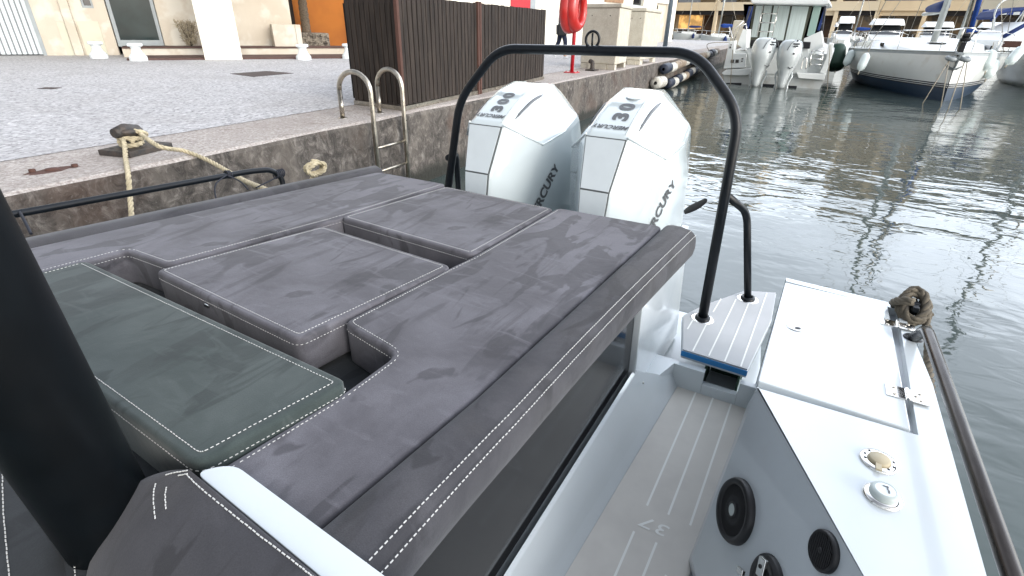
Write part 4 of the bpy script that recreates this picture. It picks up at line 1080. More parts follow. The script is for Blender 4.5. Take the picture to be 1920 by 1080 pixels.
# --- concrete service cabinets
def cabinet(a, b_, c_, topz, label, grp='cream concrete service cabinets'):
    A_ = at(*a, z=QZ); B_ = at(*b_, z=QZ); C_ = at(*c_, z=QZ); u = (A_-B_); v = (C_-B_); D_ = A_+v
    ctr = (A_+C_)/2; cab = thing('service_cabinet', V3((ctr.x, ctr.y, QZ)), label, 'cabinet', grp)
    poly = [(p.x, p.y) for p in (B_, C_, D_, A_)]
    mb = MB(); mb.prism(poly, QZ+.12, topz-.09); build('body', mb, 'concrete_cab', cab, bevel=.03)
    mb = MB(); mb.prism([(p.x, p.y) for p in inset(poly, -.025)], topz-.09, lambda p: topz if True else topz); build('lid', mb, 'concrete_cab', cab, bevel=.022)
    un = u.normalized(); vn = v.normalized()
    for s_ in (0.09, .91):
        for t_ in (.12, .88):
            p = B_+u*t_+v*s_; mb = MB(); mb.box(V3((p.x, p.y, QZ+.06)), (u.length*.22, v.length*.16, .121), (un, vn, V3((0, 0, 1)))); build('foot', mb, 'concrete_cab', cab)
    mb = MB(); mb.box(V3(((B_+u*.5+v*.01).x, (B_+u*.5+v*.01).y, QZ+.0625)), (u.length*.52, .08, .12), (un, vn, V3((0, 0, 1)))); build('plinth', mb, 'concrete_cab', cab)
    for t_ in (.25, .75):
        p = B_+u*t_-vn*.001; mb = MB(); mb.lathe([(.013, 0), (.013, .006), (.0001, .008)], V3((p.x, p.y, topz-.26)), -vn, 10); build('bolt', mb, 'iron', cab)
    return cab
cabinet((1087, 127), (1152, 132), (1173, 126), 2.37, 'cream concrete service cabinet on the quay, nearer and larger of the two')
cabinet((1168, 120.5), (1199, 122), (1228, 116), 2.36, 'cream concrete service cabinet on the quay, behind the larger one beside the lamp post')
# --- lamp post
lb = at(1246, 93, z=QZ); mb = MB(); mb.tube([V3((0, 0, 0))+lb, lb+V3((0, 0, 7.5))], [.115, .075], 18); 
lpst = thing('lamp_post', lb, 'tall blue grey lamp post at the end of the cream cabinets', 'lamp post'); build('pole', mb, 'lamp_metal', lpst)
mb = MB(); mb.tube(smooth([lb+V3((0, 0, 7.4)), lb+V3((0, -.4, 7.8)), lb+V3((0, -1.2, 7.9))]), .05, 10); build('arm', mb, 'lamp_metal', lpst)
mb = MB(); mb.box(lb+V3((0, -1.45, 7.88)), (.22, .6, .1)); build('lamp_head', mb, 'grey_metal', lpst, bevel=.03)
# --- tubular fenders along the wall
def fender_row(a, b_, n_, r, t_, label, mats_):
    P0 = at(*a, Y=0+a_y(a)); P1 = at(*b_, Y=a_y(b_))
    P0 = V3((*qp(P0.x, -r-.02)[:2], P0.z)); P1 = V3((*qp(P1.x, -r-.02)[:2], P1.z)); mb = MB(); d = (P1-P0); L = d.length; dn_ = d/L
    k = 0; s_ = 0
    pat = mats_
    for i in range(n_):
        x0 = L*i/n_; x1 = L*(i+1)/n_; rr = r*random.uniform(.92, 1.05); j = V3((0, random.uniform(-.01, .01), random.uniform(-.03, .03)))
        mb.lathe([(.3*rr, 0), (rr*.93, .01), (rr, .05), (rr*1.02, (x1-x0)*.5), (rr, (x1-x0)-.05), (rr*.93, x1-x0-.01), (.3*rr, x1-x0)], P0+dn_*x0+j, dn_, 18, pat[i % len(pat)])
    return tag(build('tube_fender', mb, ['fender_navy', 'fender_dirty', 'fender_tan']), label, 'fender', 'banded tube fenders hung along the quay wall')
def a_y(p): return 4.6
fender_row((1253, 132), (1375, 97), 15, .15, 0, 'upper banded tube fender on the quay wall', [0, 1, 2, 2, 1, 0])
fender_row((1262, 160), (1345, 124), 11, .15, 0, 'lower banded tube fender on the quay wall near the waterline', [0, 1, 0, 1, 2])
fender_row((1234, 158), (1250, 155), 1, .17, 0, 'short worn grey fender stub left of the lower tube fender', [1])
# --- covers in the paving
g4 = [at(x, y, z=QZ+.008) for x, y in ((431, 138), (500, 133), (551, 137), (475, 144))]
mb = MB(); mb.prism([(p.x, p.y) for p in g4], QZ+.0045, QZ+.009); tag(build('drain_cover', mb, 'grate'), 'large dark square cover set in the gravel paving', 'cover')
g4 = [at(x, y, z=QZ+.008) for x, y in ((70, 166), (85, 163.5), (116, 164), (98, 167))]
mb = MB(); mb.prism([(p.x, p.y) for p in g4], QZ+.0045, QZ+.009); tag(build('drain_cover', mb, 'grate'), 'small dark cover in the paving at the left', 'cover')
mb = MB(); c_ = at(98, 318, z=QZ+.004); mb.lathe([(.045, .0), (.04, .008), (.0001, .012)], c_, seg=14)
mb.lathe([(.02, .0), (.02, .02), (.0001, .022)], c_+V3((.12, -.04, 0)), seg=6); mb.lathe([(.02, .0), (.02, .02), (.0001, .022)], c_+V3((-.10, .03, 0)), seg=6)
st_r = random.Random(3); mb.prism([(c_.x+math.cos(a)*.17*st_r.uniform(.6, 1.1), c_.y+math.sin(a)*.07*st_r.uniform(.6, 1.2)) for a in [2*math.pi*k/22 for k in range(22)]], QZ+.001, QZ+.003)
tag(build('bolt_plate', mb, 'rust'), 'rusty bolt stubs left in the concrete edge', 'bolts')
# --- white stone bollards
def wb(px, py, label):
    c_ = at(px, py, z=QZ); mb = MB(); s_ = .36/.40
    mb.lathe([(.20, 0), (.20, .09), (.185, .11), (.135, .17), (.105, .24), (.105, .29), (.125, .32)], c_, seg=10, flat=True)
    mb.lathe([(.125, .32), (.175, .335), (.175, .385), (.15, .40), (.0001, .405)], c_, seg=8, mi=0, flat=True)
    o = build('white_bollard', mb, 'white_paint', bevel=.01); o.rotation_euler.z = R(px); return tag(o, label, 'bollard', 'white stone bollards in front of the house')
wb(187, 109.5, 'white waisted stone bollard, leftmost, nearest the white garage door')
wb(261, 114, 'white waisted stone bollard in front of the glazed door')
wb(570, 112.5, 'white waisted stone bollard in front of the stone planter')
wb(655, 110, 'white waisted stone bollard partly hidden by the slatted enclosure')

# ============================================================ HOUSES ON THE QUAY
# left house: facade plane through the step edge
fd = V3((math.cos(R(-31.1)), math.sin(R(-31.1)), 0)); f0p = at(245, 107.5, z=QZ); fnn = V3((fd.y, -fd.x, 0))
if fnn.dot(f0p) > 0: fnn = -fnn                 # points to the camera side
ZUP = V3((0, 0, 1))
def onf(px, py, off=0., base=None):             # photo point on a plane parallel to the facade, off metres nearer
    b0 = (base or f0p)+fnn*off; d = ray(px, py); t = (b0-V3((0, 0, H))).dot(fnn)/d.dot(fnn); return V3((0, 0, H))+d*t
def uz(p): return ((p-f0p).dot(fd), p.z)
def fbox(mb, u0, u1, z0, z1, near, far, mi=0):  # box: near/far measured towards the camera
    c_ = f0p+fd*((u0+u1)/2)+fnn*((near+far)/2); c_ = V3((c_.x, c_.y, (z0+z1)/2)); mb.box(c_, (abs(u1-u0), abs(near-far), z1-z0), (fd, fnn, ZUP), mi)
hs_ = thing('house', f0p, 'cream plastered house at the left with white garage door, glazed door and thick pale pillar', 'house')
PO = -1.1                                        # the wall stands behind the step edge
def U_(px, py, off=PO): return uz(onf(px, py, off))
gx1 = U_(88, 100)[0]; dl, dr = U_(212, 60)[0], U_(303, 60)[0]
xr = U_(548, 50)[0]; zd = U_(240, 88)[1]
sz = QZ+.22
mb = MB()
gl = gx1-3.0
zg1 = 3.3
wl, wr = U_(152, 8)[0], U_(174, 8)[0]; wz = U_(160, 15)[1]
fbox(mb, gl-3, gl, QZ, 7.5, PO, PO-.3); fbox(mb, gl, gx1, zg1, 7.5, PO, PO-.3)
fbox(mb, gx1, wl, QZ, 7.5, PO, PO-.3); fbox(mb, wl, wr, QZ, wz, PO, PO-.3); fbox(mb, wl, wr, wz+.7, 7.5, PO, PO-.3); fbox(mb, wr, dl, QZ, 7.5, PO, PO-.3)
fbox(mb, dl, dr, 3.45, 7.5, PO, PO-.3); fbox(mb, dr, xr, QZ, 7.5, PO, PO-.3)
fbox(mb, gl-3, xr, QZ, 7.5, PO-7.5, PO-7.8); fbox(mb, gl-3.3, gl-3, QZ, 7.5, PO, PO-7.5); fbox(mb, xr-.3, xr, QZ, 7.5, PO-.31, PO-7.5)
wall = build('wall', mb, 'plaster', hs_)
mb = MB(); fbox(mb, gl-3.4, xr+.2, 7.5, 7.75, PO+1.6, PO-8.2); build('roof', mb, 'plaster_light', hs_)
mb = MB(); fbox(mb, gl+.5, xr+5, 3.55, 3.95, PO+1.75, PO-.0); build('balcony_slab', mb, 'plaster_light', hs_)
mb = MB(); fbox(mb, U_(128, 60)[0], U_(146, 60)[0], QZ, 3.5, PO+.12, PO-.01); build('buttress', mb, 'plaster', hs_, bevel=.02)
mb = MB(); fbox(mb, U_(150, 60)[0], U_(190, 60)[0], QZ, U_(170, 40)[1], PO+.03, PO); fbox(mb, U_(112, 60)[0], U_(126, 60)[0], QZ, U_(120, 42)[1], PO+.025, PO); build('plaster_patch', mb, 'plaster_patch', hs_)
# garage door, corrugated
mb = MB(); n_ = 26
for i in range(n_): u0 = gl+(gx1-.08-gl)*i/n_; fbox(mb, u0+.012, u0+(gx1-gl)/n_-.022, QZ+.03, zg1, PO-.08, PO-.13); 
fbox(mb, gl, gx1-.08, QZ+.03, zg1, PO-.125, PO-.15, 1)  # grey backing: groove shade put into its colour
gd_ = build('garage_door', mb, ['garage_white', 'far_grey'], hs_)
mb = MB(); fbox(mb, gx1-.08, gx1, QZ, zg1, PO+.01, PO-.12); build('door_frame', mb, 'grey_metal', gd_)
# glazed door
mb = MB(); fr = .09; zt_ = 3.3
fbox(mb, dl+.02, dl+fr+.02, sz, zt_, PO-.08, PO-.16); fbox(mb, dr-fr-.02, dr-.02, sz, zt_, PO-.08, PO-.16); fbox(mb, dl+.02, dr-.02, sz+.02, sz+.17, PO-.081, PO-.159); fbox(mb, dl, dr, zt_, 3.45, PO-.05, PO-.16)
dr_ = build('glazed_door', mb, 'grey_metal', hs_, bevel=.006)
mb = MB(); fbox(mb, dl+fr, dr-fr, sz+.1, zt_, PO-.11, PO-.13); build('pane', mb, mat('door_glass', (.022, .036, .036), .08, spec=.25, var=.4, vscale=1.5), dr_)
mb = MB(); fbox(mb, wl, wr, wz, wz+.06, PO-.05, PO-.15); fbox(mb, wl, wl+.05, wz+.06, wz+.7, PO-.06, PO-.14); fbox(mb, wr-.05, wr, wz+.06, wz+.7, PO-.06, PO-.14)
w_ = build('window', mb, 'grey_metal', hs_); mb = MB(); fbox(mb, wl+.05, wr-.05, wz+.06, wz+.7, PO-.1, PO-.12); build('pane', mb, 'glass', w_)
# porch: step, lower step, low wall, pillar
mb = MB(); fbox(mb, U_(228, 90, 0)[0], U_(372, 90, 0)[0]+1.1, QZ, sz, 0, PO+.001); fbox(mb, U_(378, 90, 0)[0], U_(640, 90, 0)[0]+1.5, QZ, sz-.001, 0, PO-.3)
stp = build('step', mb, 'plaster', hs_, bevel=.01)
mb = MB(); fbox(mb, U_(228, 90, 0)[0], U_(640, 90, 0)[0]+1.5, sz, sz+.03, .03, PO+.001); build('tread', mb, 'terra', stp)
mb = MB(); fbox(mb, U_(236, 100, 1.3)[0], U_(640, 90, 1.0)[0]+1.2, QZ, QZ+.05, 1.5, .0); build('paving_band', mb, 'terra', hs_)
pl_, pr_ = uz(onf(384, 110, 1.6))[0], uz(onf(455, 110, 1.6))[0]
mb = MB(); fbox(mb, pl_, pr_, QZ, 3.56, 1.6, .9); build('pillar', mb, 'plaster_light', hs_, bevel=.02)
mb = MB(); fbox(mb, U_(513, 70, -.4)[0], U_(556, 70, -.4)[0], sz+.031, U_(540, 46, -.4)[1], -.4, -.9); fbox(mb, U_(556, 70, -.4)[0], U_(566, 70, -.4)[0], sz+.031, U_(540, 46, -.4)[1]-.001, -.38, -1.6)
build('low_wall', mb, 'plaster', hs_, bevel=.01)
# dry plant standing against the house wall
dp = onf(360, 88, -.55); dp.z = sz+.03; pl = thing('dry_bush', dp, 'dry straw coloured bush against the cream wall behind the pale pillar', 'plant'); mb = MB()
for i in range(520):
    a = random.uniform(0, 6.28); r_ = random.random()**.6*.36; h_ = random.uniform(.02, .62); p = dp+V3((math.cos(a)*r_*(.4+h_*.7), math.sin(a)*r_*(.4+h_*.7), h_)); d_ = V3((random.uniform(-1, 1), random.uniform(-1, 1), random.uniform(.2, 1.5))).normalized()
    mb.tube([p, p+d_*.07, p+d_*.13+V3((0, 0, -.02))], [.008, .007, .001], 4, 0, caps=False)
build('twigs', mb, mat('dry_straw', (.46, .39, .27), .9, var=.4, vscale=12), pl)
mb = MB()
for i in range(9): a = i*.7; mb.tube([dp, dp+V3((math.cos(a)*.10, math.sin(a)*.10, .3)), dp+V3((math.cos(a)*.2, math.sin(a)*.2, .58))], [.014, .01, .004], 6)
build('stem', mb, 'bark', pl)
# orange house beyond
oh = thing('house', onf(600, 90, -3.5), 'orange plastered house with dark timber doorway behind the stone planter', 'house')
OO = -4.5; u0 = U_(519, 40, OO)[0]; u1 = U_(705, 40, OO)[0]
mb = MB(); fbox(mb, u0-.6, u1, QZ, 7.8, OO, OO-.3); fbox(mb, u0-.6, u1, QZ, 7.8, OO-5, OO-5.3); fbox(mb, u1-.3, u1, QZ, 7.8, OO-.3, OO-5); build('wall', mb, 'orange', oh)
mb = MB(); fbox(mb, u0, U_(531, 30, OO)[0], QZ, 6, OO+.18, OO+.001); build('door_surround', mb, 'orange_bright', oh)
mb = MB(); fbox(mb, U_(531, 30, OO)[0]+.01, U_(551, 30, OO)[0], QZ, 4.6, OO+.12, OO+.001); build('door', mb, 'wood', oh, bevel=.01)
mb = MB(); fbox(mb, u0-1, u1+.4, 7.8, 8.1, OO+.5, OO-5.6); build('roof', mb, 'terra', oh)
mb = MB(); fbox(mb, U_(560, 90, OO)[0], u1, QZ, QZ+.12, OO+1.6, OO+.001); build('step', mb, 'terra', oh)
# stone planter with a palm trunk
pc = at(594, 97, z=QZ); pln = thing('stone_planter', pc, 'rough stone planter holding a palm trunk in front of the orange wall', 'planter')
zpt = px_z(594, 62, pc)
mb = MB(); un = fd; hw = .5*(at(620, 97, z=QZ)-at(566, 97, z=QZ)).length
c_ = pc+fnn*-.5; mb.box(V3((c_.x, c_.y, (QZ+zpt)/2)), (hw*2, 1.1, zpt-QZ), (fd, fnn, ZUP)); build('stonework', mb, 'stone', pln, bevel=.03)
mb = MB()
for i in range(160):                            # separate proud stones on the visible face
    if i > 46: break
    uu = random.uniform(-hw+.1, hw-.1); zz2 = random.uniform(QZ+.06, zpt-.06); p = pc+fd*uu+fnn*.06; s_ = random.uniform(.07, .15)
    mb.box(V3((p.x, p.y, zz2)), (s_*1.5, .07, s_), (fd, fnn, ZUP))
build('stones', mb, 'stone', pln, bevel=.02)
tr = thing('palm_tree', V3((c_.x, c_.y, zpt)), 'palm tree with rough brown trunk growing from the stone planter', 'tree')
tb_ = at(575, 61, D=(c_-V3((0, 0, H))).dot(fwd)); mb = MB(); P0 = V3((tb_.x, tb_.y, zpt-.05)); rr = []; pp_ = []
for k in range(46): pp_.append(P0+V3((0, 0, k*.09))+V3((random.uniform(-.008, .008), random.uniform(-.008, .008), 0))); rr.append(.145+.022*(k % 2)-.0008*k)
mb.tube(pp_, rr, 18); build('trunk', mb, 'bark', tr)
mb = MB(); T_ = pp_[-1]
for k in range(26):
    a = k*2.4; el = random.uniform(-.2, 1.0); L = random.uniform(1.7, 2.3); pts = []
    for j in range(9): t = j/8; pts.append(T_+V3((math.cos(a)*L*t, math.sin(a)*L*t, L*(el*t-.95*t*t))))
    mb.tube(pts, [.02*(1-t/9) +.003 for t in range(9)], 5)
    for j in range(1, 9):
        for q2 in range(4):
            t = (j-1+q2/4)/8; p = pts[j-1].lerp(pts[j], q2/4); s_ = V3((-math.sin(a), math.cos(a), 0))
            for sg in (-1, 1): e = p+s_*sg*.42*(1-t*.6)+V3((math.cos(a)*.15, math.sin(a)*.15, -.18)); w2_ = V3((math.cos(a), math.sin(a), 0))*.018; mb.add([p-w2_, p+w2_, e], [(0, 1, 2)])
build('crown', mb, mat('palm_leaf', (.05, .10, .03), .6, var=.4, vscale=5), tr)
# --- cream houses in the middle, with the red door
m0 = at(1096, 83.5, z=QZ); m1 = at(880, 89, z=QZ); md = (m0-m1).normalized()
mh = thing('house', m0, 'pale cream house with red door behind the slatted enclosure', 'house'); mnn = V3((md.y, -md.x, 0))
if mnn.dot(m0) > 0: mnn = -mnn
def mbox(mb, o, d, nn2, u0, u1, z0, z1, near, far, mi=0):
    c_ = o+d*((u0+u1)/2)+nn2*((near+far)/2); mb.box(V3((c_.x, c_.y, (z0+z1)/2)), (abs(u1-u0), abs(near-far), z1-z0), (d, nn2, ZUP), mi)
def onp(px, py, o, nn2):
    d = ray(px, py); t = (o-V3((0, 0, H))).dot(nn2)/d.dot(nn2); return V3((0, 0, H))+d*t
ul, ur = (onp(957, 8, m0, mnn)-m0).dot(md), (onp(993, 8, m0, mnn)-m0).dot(md); zdoor = onp(970, 15.5, m0, mnn).z
ur2 = (onp(1003, 8, m0, mnn)-m0).dot(md)
mb = MB(); mbox(mb, m0, md, mnn, -16, 0, QZ, 8, 0, -8); build('wall', mb, 'plaster_light', mh)
mb = MB(); mbox(mb, m0, md, mnn, ul, ur, zdoor, zdoor+2.3, .05, .001); dd_ = build('door', mb, 'red_dark', mh, bevel=.01); dd_['label'] = 'red door'
mb = MB(); mbox(mb, m0, md, mnn, ur, ur2, zdoor-.05, zdoor+2.4, .06, .001); build('frame', mb, 'grey_metal', dd_)
mb = MB(); mbox(mb, m0, md, mnn, -16.4, .4, 8, 8.3, .4, -8.4); build('roof', mb, 'terra', mh)
n0 = at(1259, 78.5, z=QZ); n1 = at(1097, 82, z=QZ); nd = (n0-n1).normalized(); nh = thing('house', n0, 'cream house with recessed doorway between the cabinets and the lamp post', 'house'); nnn = V3((nd.y, -nd.x, 0))
if nnn.dot(n0) > 0: nnn = -nnn
L_ = (n0-n1).length
def nu(px, py): p = onp(px, py, n0, nnn); return (p-n0).dot(nd), p.z
a1_, a2_ = nu(1228, 40)[0], nu(1250, 40)[0]; zt3 = nu(1240, 6)[1]
b1_, b2_ = nu(1187, 5)[0], nu(1207, 5)[0]; zb3 = nu(1195, 11)[1]
mb = MB(); mbox(mb, n0, nd, nnn, -L_-1, b1_, QZ, 8.6, 0, -.4); mbox(mb, n0, nd, nnn, b1_, b2_, QZ, zb3, 0, -.4); mbox(mb, n0, nd, nnn, b1_, b2_, zb3+1.3, 8.6, 0, -.4); mbox(mb, n0, nd, nnn, b2_, a1_, QZ, 8.6, 0, -.4); mbox(mb, n0, nd, nnn, a1_, a2_, zt3, 8.6, 0, -.4); mbox(mb, n0, nd, nnn, a2_, 0, QZ, 8.6, 0, -.4); mbox(mb, n0, nd, nnn, -.4, 0, QZ, 8.6, -.4, -9); mbox(mb, n0, nd, nnn, -L_-1, 0, QZ, 8.6, -9, -9.4)
build('wall', mb, 'plaster_light', nh)
mb = MB(); mbox(mb, n0, nd, nnn, a1_, a2_, QZ, zt3, -.2, -.3); dd_ = build('door', mb, 'plaster', nh); mb = MB(); mbox(mb, n0, nd, nnn, a1_+.1, a1_+.6, zt3-.6, zt3-.15, -.19, -.2); build('pane', mb, 'far_glass', dd_)
mb = MB(); mbox(mb, n0, nd, nnn, b1_, b2_, zb3, zb3+1.3, -.2, -.25); w_ = build('window', mb, 'grey_metal', nh); mb = MB(); mbox(mb, n0, nd, nnn, b1_+.08, b2_-.08, zb3+.08, zb3+1.2, -.18, -.2); build('pane', mb, 'glass', w_)
mb = MB(); mbox(mb, n0, nd, nnn, -L_-1.3, .3, 8.6, 8.9, .4, -9.8); build('roof', mb, 'terra', nh)
mb = MB(); c1_, c2_ = nu(1133, 3)[0], nu(1168, 3)[0]; zc3 = nu(1150, 5)[1]; mbox(mb, n0, nd, nnn, c1_, c2_, zc3, zc3+1.2, .06, .001); build('shutter', mb, mat('brown_shutter', (.30, .17, .09), .7, var=.3, vscale=6), nh, bevel=.01)

# ============================================================ PERSON walking on the quay
pf = at(1050, 109.5, z=QZ)
def skin_fig(name, verts, edges, rad, m_, parent, sub=2):
    me = bpy.data.meshes.new(name); me.from_pydata([Vector(v)-(world_of(parent)) for v in verts], edges, []); o = bpy.data.objects.new(name, me); COL.objects.link(o); o.parent = parent
    o.modifiers.new('skin', 'SKIN')
    for i, r_ in enumerate(rad): me.skin_vertices[0].data[i].radius = (r_, r_) if not isinstance(r_, tuple) else r_
    me.skin_vertices[0].data[0].use_root = True
    s_ = o.modifiers.new('sub', 'SUBSURF'); s_.levels = sub; s_.render_levels = sub; me.materials.append(M[m_])
    dg = bpy.context.evaluated_depsgraph_get(); m2 = bpy.data.meshes.new_from_object(o.evaluated_get(dg)); o.modifiers.clear(); o.data = m2
    for p in m2.polygons: p.use_smooth = True
    if not m2.materials: m2.materials.append(M[m_])
    return o
per = thing('person', pf, 'person in white top and dark trousers walking on the quay behind the life ring', 'person')
wx = V3((.55, -.83, 0)); sxv = V3((.83, .55, 0))            # walking direction, sideways
def PP(f, s_, z): return pf+wx*f+sxv*s_+V3((0, 0, z))
bodyv = [PP(0, 0, .92), PP(0, 0, 1.12), PP(.02, 0, 1.34), PP(.02, 0, 1.46), PP(.04, 0, 1.54), PP(.05, 0, 1.64),
         PP(.02, -.17, 1.40), PP(-.06, -.21, 1.13), PP(.04, -.22, .90), PP(.07, -.22, .82), PP(.02, .17, 1.40), PP(.05, .21, 1.13), PP(.20, .17, 1.05), PP(.27, .15, 1.06),
         PP(.02, -.09, .88), PP(.14, -.09, .50), PP(.12, -.09, .09), PP(.26, -.09, .04), PP(-.0, .09, .88), PP(-.06, .09, .50), PP(-.22, .09, .14), PP(-.12, .09, .05)]
bode = [(0, 1), (1, 2), (2, 3), (3, 4), (4, 5), (3, 6), (6, 7), (7, 8), (8, 9), (3, 10), (10, 11), (11, 12), (12, 13), (0, 14), (14, 15), (15, 16), (16, 17), (0, 18), (18, 19), (19, 20), (20, 21)]
skin_fig('body', bodyv, bode, [.13, .115, .13, .09, .05, .095, .055, .042, .035, .03, .055, .042, .035, .03, .085, .06, .04, .035, .085, .06, .04, .035], 'skin', per)
skin_fig('shirt', bodyv[:4]+[bodyv[6], bodyv[7], PP(.02, -.22, .98), bodyv[10], bodyv[11], PP(.16, .185, 1.07)], [(0, 1), (1, 2), (2, 3), (3, 4), (4, 5), (5, 6), (3, 7), (7, 8), (8, 9)], [.15, .135, .15, .09, .07, .057, .05, .07, .057, .05], 'cloth_white', per)
skin_fig('trousers', [bodyv[0], bodyv[14], bodyv[15], bodyv[16], bodyv[18], bodyv[19], bodyv[20]], [(0, 1), (1, 2), (2, 3), (0, 4), (4, 5), (5, 6)], [.155, .105, .075, .055, .105, .075, .055], 'cloth_navy', per)
skin_fig('hair', [PP(.04, 0, 1.71), PP(0, 0, 1.66), PP(-.03, 0, 1.54)], [(0, 1), (1, 2)], [.09, .10, .07], 'hair', per)
for a, bb in ((16, 17), (20, 21)): skin_fig('shoe', [bodyv[a]-V3((0, 0, .03)), bodyv[bb]-V3((0, 0, .0))], [(0, 1)], [.05, .042], 'cloth_white', per, 1)
mb = MB(); bg_ = PP(-.02, -.27, .86); mb.box(bg_, (.30, .12, .34), (wx, sxv, ZUP)); bo = thing('shoulder_bag', bg_, 'black shoulder bag hanging at the side of the person', 'bag'); build('bag_body', mb, 'cloth_black', bo, bevel=.04)
mb = MB(); mb.tube(smooth([bg_+V3((0, 0, .16))-wx*.1, PP(-.10, -.12, 1.3), PP(0, -.06, 1.52), PP(.12, -.1, 1.3), bg_+V3((0, 0, .16))+wx*.1]), .02, 8); build('strap', mb, 'cloth_black', bo)

# ============================================================ MOORED BOATS
def z1(x, y): return (1220+x*.1979, y*.1979)
XT = 22.7
def tp(x, y, dx=0.): return at(*z1(x, y), X=XT+dx)
cb = thing('cabin_boat', tp(1160, 830), 'white cabin motor boat moored stern on, with two silver outboards and curtained aft doors', 'motor boat')
def tslab(name, pts, th, m_, parent=None, dx=0., bevel=.02, mb=None, mi=0):
    new = mb is None; mb = mb or MB(); q = [tp(x, y, dx) for x, y in pts]
    c_ = MB(); nn_ = (q[1]-q[0]).cross(q[2]-q[1])
    if nn_.x > 0: q = q[::-1]
    n = len(q); vs = q+[p+V3((th, 0, 0)) for p in q]
    mb.add(vs, [tuple(range(n)), tuple(range(2*n-1, n-1, -1))]+[(i, i+n, (i+1) % n+n, (i+1) % n) for i in range(n)], mi)
    return build(name, mb, m_, parent, bevel=bevel) if new else mb
yL = tp(690, 700).y; yR = tp(1640, 780).y
hl_ = 9.5
mb = MB()                                       # hull lofted forward
secs = []
for x, k, sh in ((0, 1, 0), (2, 1.02, .0), (5, 1.0, .1), (7.5, .72, .25), (9.3, .25, .45), (9.9, .03, .55)):
    yc = (yL+yR)/2; hw = (yL-yR)/2*k
    secs.append([V3((XT+.35+x, yc+hw, 1.15+sh)), V3((XT+.35+x, yc+hw*.98, .5+sh*.5)), V3((XT+.35+x-.0, yc+hw*.85, -.25)), V3((XT+.35+x, yc-hw*.85, -.25)), V3((XT+.35+x, yc-hw*.98, .5+sh*.5)), V3((XT+.35+x, yc-hw, 1.15+sh))])
vs = [p for s_ in secs for p in s_]; fs = [(i*6+k, i*6+k+1, (i+1)*6+k+1, (i+1)*6+k) for i in range(5) for k in range(5)]
fs += [tuple(range(6))[::-1]]+[(i*6+5, i*6, (i+1)*6, (i+1)*6+5) for i in range(5)]
mb.add(vs, fs); build('hull', mb, 'hull_white', cb)
# transom wall, dark slots at the waterline, platforms
tslab('transom', [(905, 455), (1500, 455), (1480, 700), (960, 700)], .3, 'deck_white', cb, .3)
tslab('boarding_shelf', [(672, 690), (720, 660), (960, 648), (975, 690), (900, 716), (690, 712)], .7, 'deck_white', cb, -.1)
tslab('boarding_shelf', [(1380, 690), (1660, 700), (1640, 760), (1400, 742)], .7, 'deck_white', cb, -.1)
tslab('lower_hull', [(682, 700), (1650, 745), (1600, 850), (1060, 838), (700, 790)], .5, 'hull_white', cb, .12)
mb = MB(); tslab('', [(735, 806), (1596, 862), (1590, 925), (745, 890)], .3, None, mb=mb, dx=.10)
for q4 in ([(715, 785), (860, 785), (860, 855), (735, 850)], [(1062, 795), (1170, 800), (1165, 858), (1058, 855)], [(1300, 810), (1385, 815), (1380, 862), (1298, 860)]): tslab('', q4, .1, None, mb=mb, dx=.08)
build('exhaust_opening', mb, 'hull_black', cb)
# quarter wings
tslab('quarter_panel', [(745, 390), (790, 378), (700, 640), (915, 640), (905, 505), (780, 505), (800, 390)][0:1]+[(800, 385), (785, 505), (905, 508), (890, 640), (690, 650)], .5, 'deck_white', cb, .05)
tslab('quarter_panel', [(1688, 405), (1735, 412), (1720, 520), (1660, 700), (1600, 690), (1660, 560)], .5, 'deck_white', cb, .0)
tslab('cockpit_side', [(870, 285), (920, 275), (900, 480), (820, 420)], 1.0, 'deck_white', cb, .6); tslab('cockpit_side', [(1450, 365), (1620, 290), (1640, 440), (1500, 520), (1440, 500)], 1.0, 'deck_white', cb, .6)
mb = MB(); 
for q4 in ([(760, 565), (790, 565), (787, 595), (757, 595)], [(805, 565), (835, 565), (832, 595), (802, 595)], [(862, 552), (878, 552), (876, 562), (860, 562)], [(858, 575), (872, 575), (870, 585), (856, 585)], [(748, 440), (762, 440), (760, 458), (745, 458)], [(756, 420), (768, 420), (766, 430), (754, 430)]): tslab('', q4, .02, None, mb=mb, dx=.03)
build('vent', mb, 'iron', cb)
# cabin
CD = 3.0
mb = MB(); pcs = [(945, 30), (1640, 30), (1560, 385), (925, 385)]
p_ = [tp(x, y, CD) for x, y in pcs]
mb.slab([p_[0], p_[1], p_[2], p_[3]], -.02); 
mb = MB()
q0 = tp(880, 40, CD); q1_ = tp(1660, 40, CD); q2_ = tp(1570, 480, CD); q3_ = tp(900, 480, CD)
vs = [q0, q1_, q2_, q3_]+[p+V3((4.2, 0, -.2 if i < 2 else 0)) for i, p in enumerate([q0, q1_, q2_, q3_])]
vs[4] += V3((-.9, -.3, 0)); vs[5] += V3((-.9, .3, 0)); vs[6] += V3((.9, 0, 0)); vs[7] += V3((.9, 0, 0))
mb.add(vs, [(4, 5, 6, 7), (0, 4, 7, 3), (1, 2, 6, 5), (0, 1, 5, 4)]); build('cabin', mb, 'glass', cb)
fr_ = tslab('door_frame', [(975, 34), (1540, 34), (1440, 392), (925, 388)], .12, 'olive', cb, CD-.06, .01)
for i, q4 in enumerate(([(1000, 52), (1062, 52), (1010, 352), (950, 352)], [(1078, 52), (1152, 52), (1098, 362), (1030, 362)], [(1170, 52), (1322, 58), (1255, 382), (1112, 378)], [(1342, 58), (1500, 62), (1425, 388), (1272, 384)])):
    tslab('pane', q4, .03, 'curtain', fr_, CD-.09, 0)
tslab('side_pane', [(1548, 42), (1622, 40), (1548, 345), (1478, 340)], .04, 'tint', cb, CD-.1, .01)
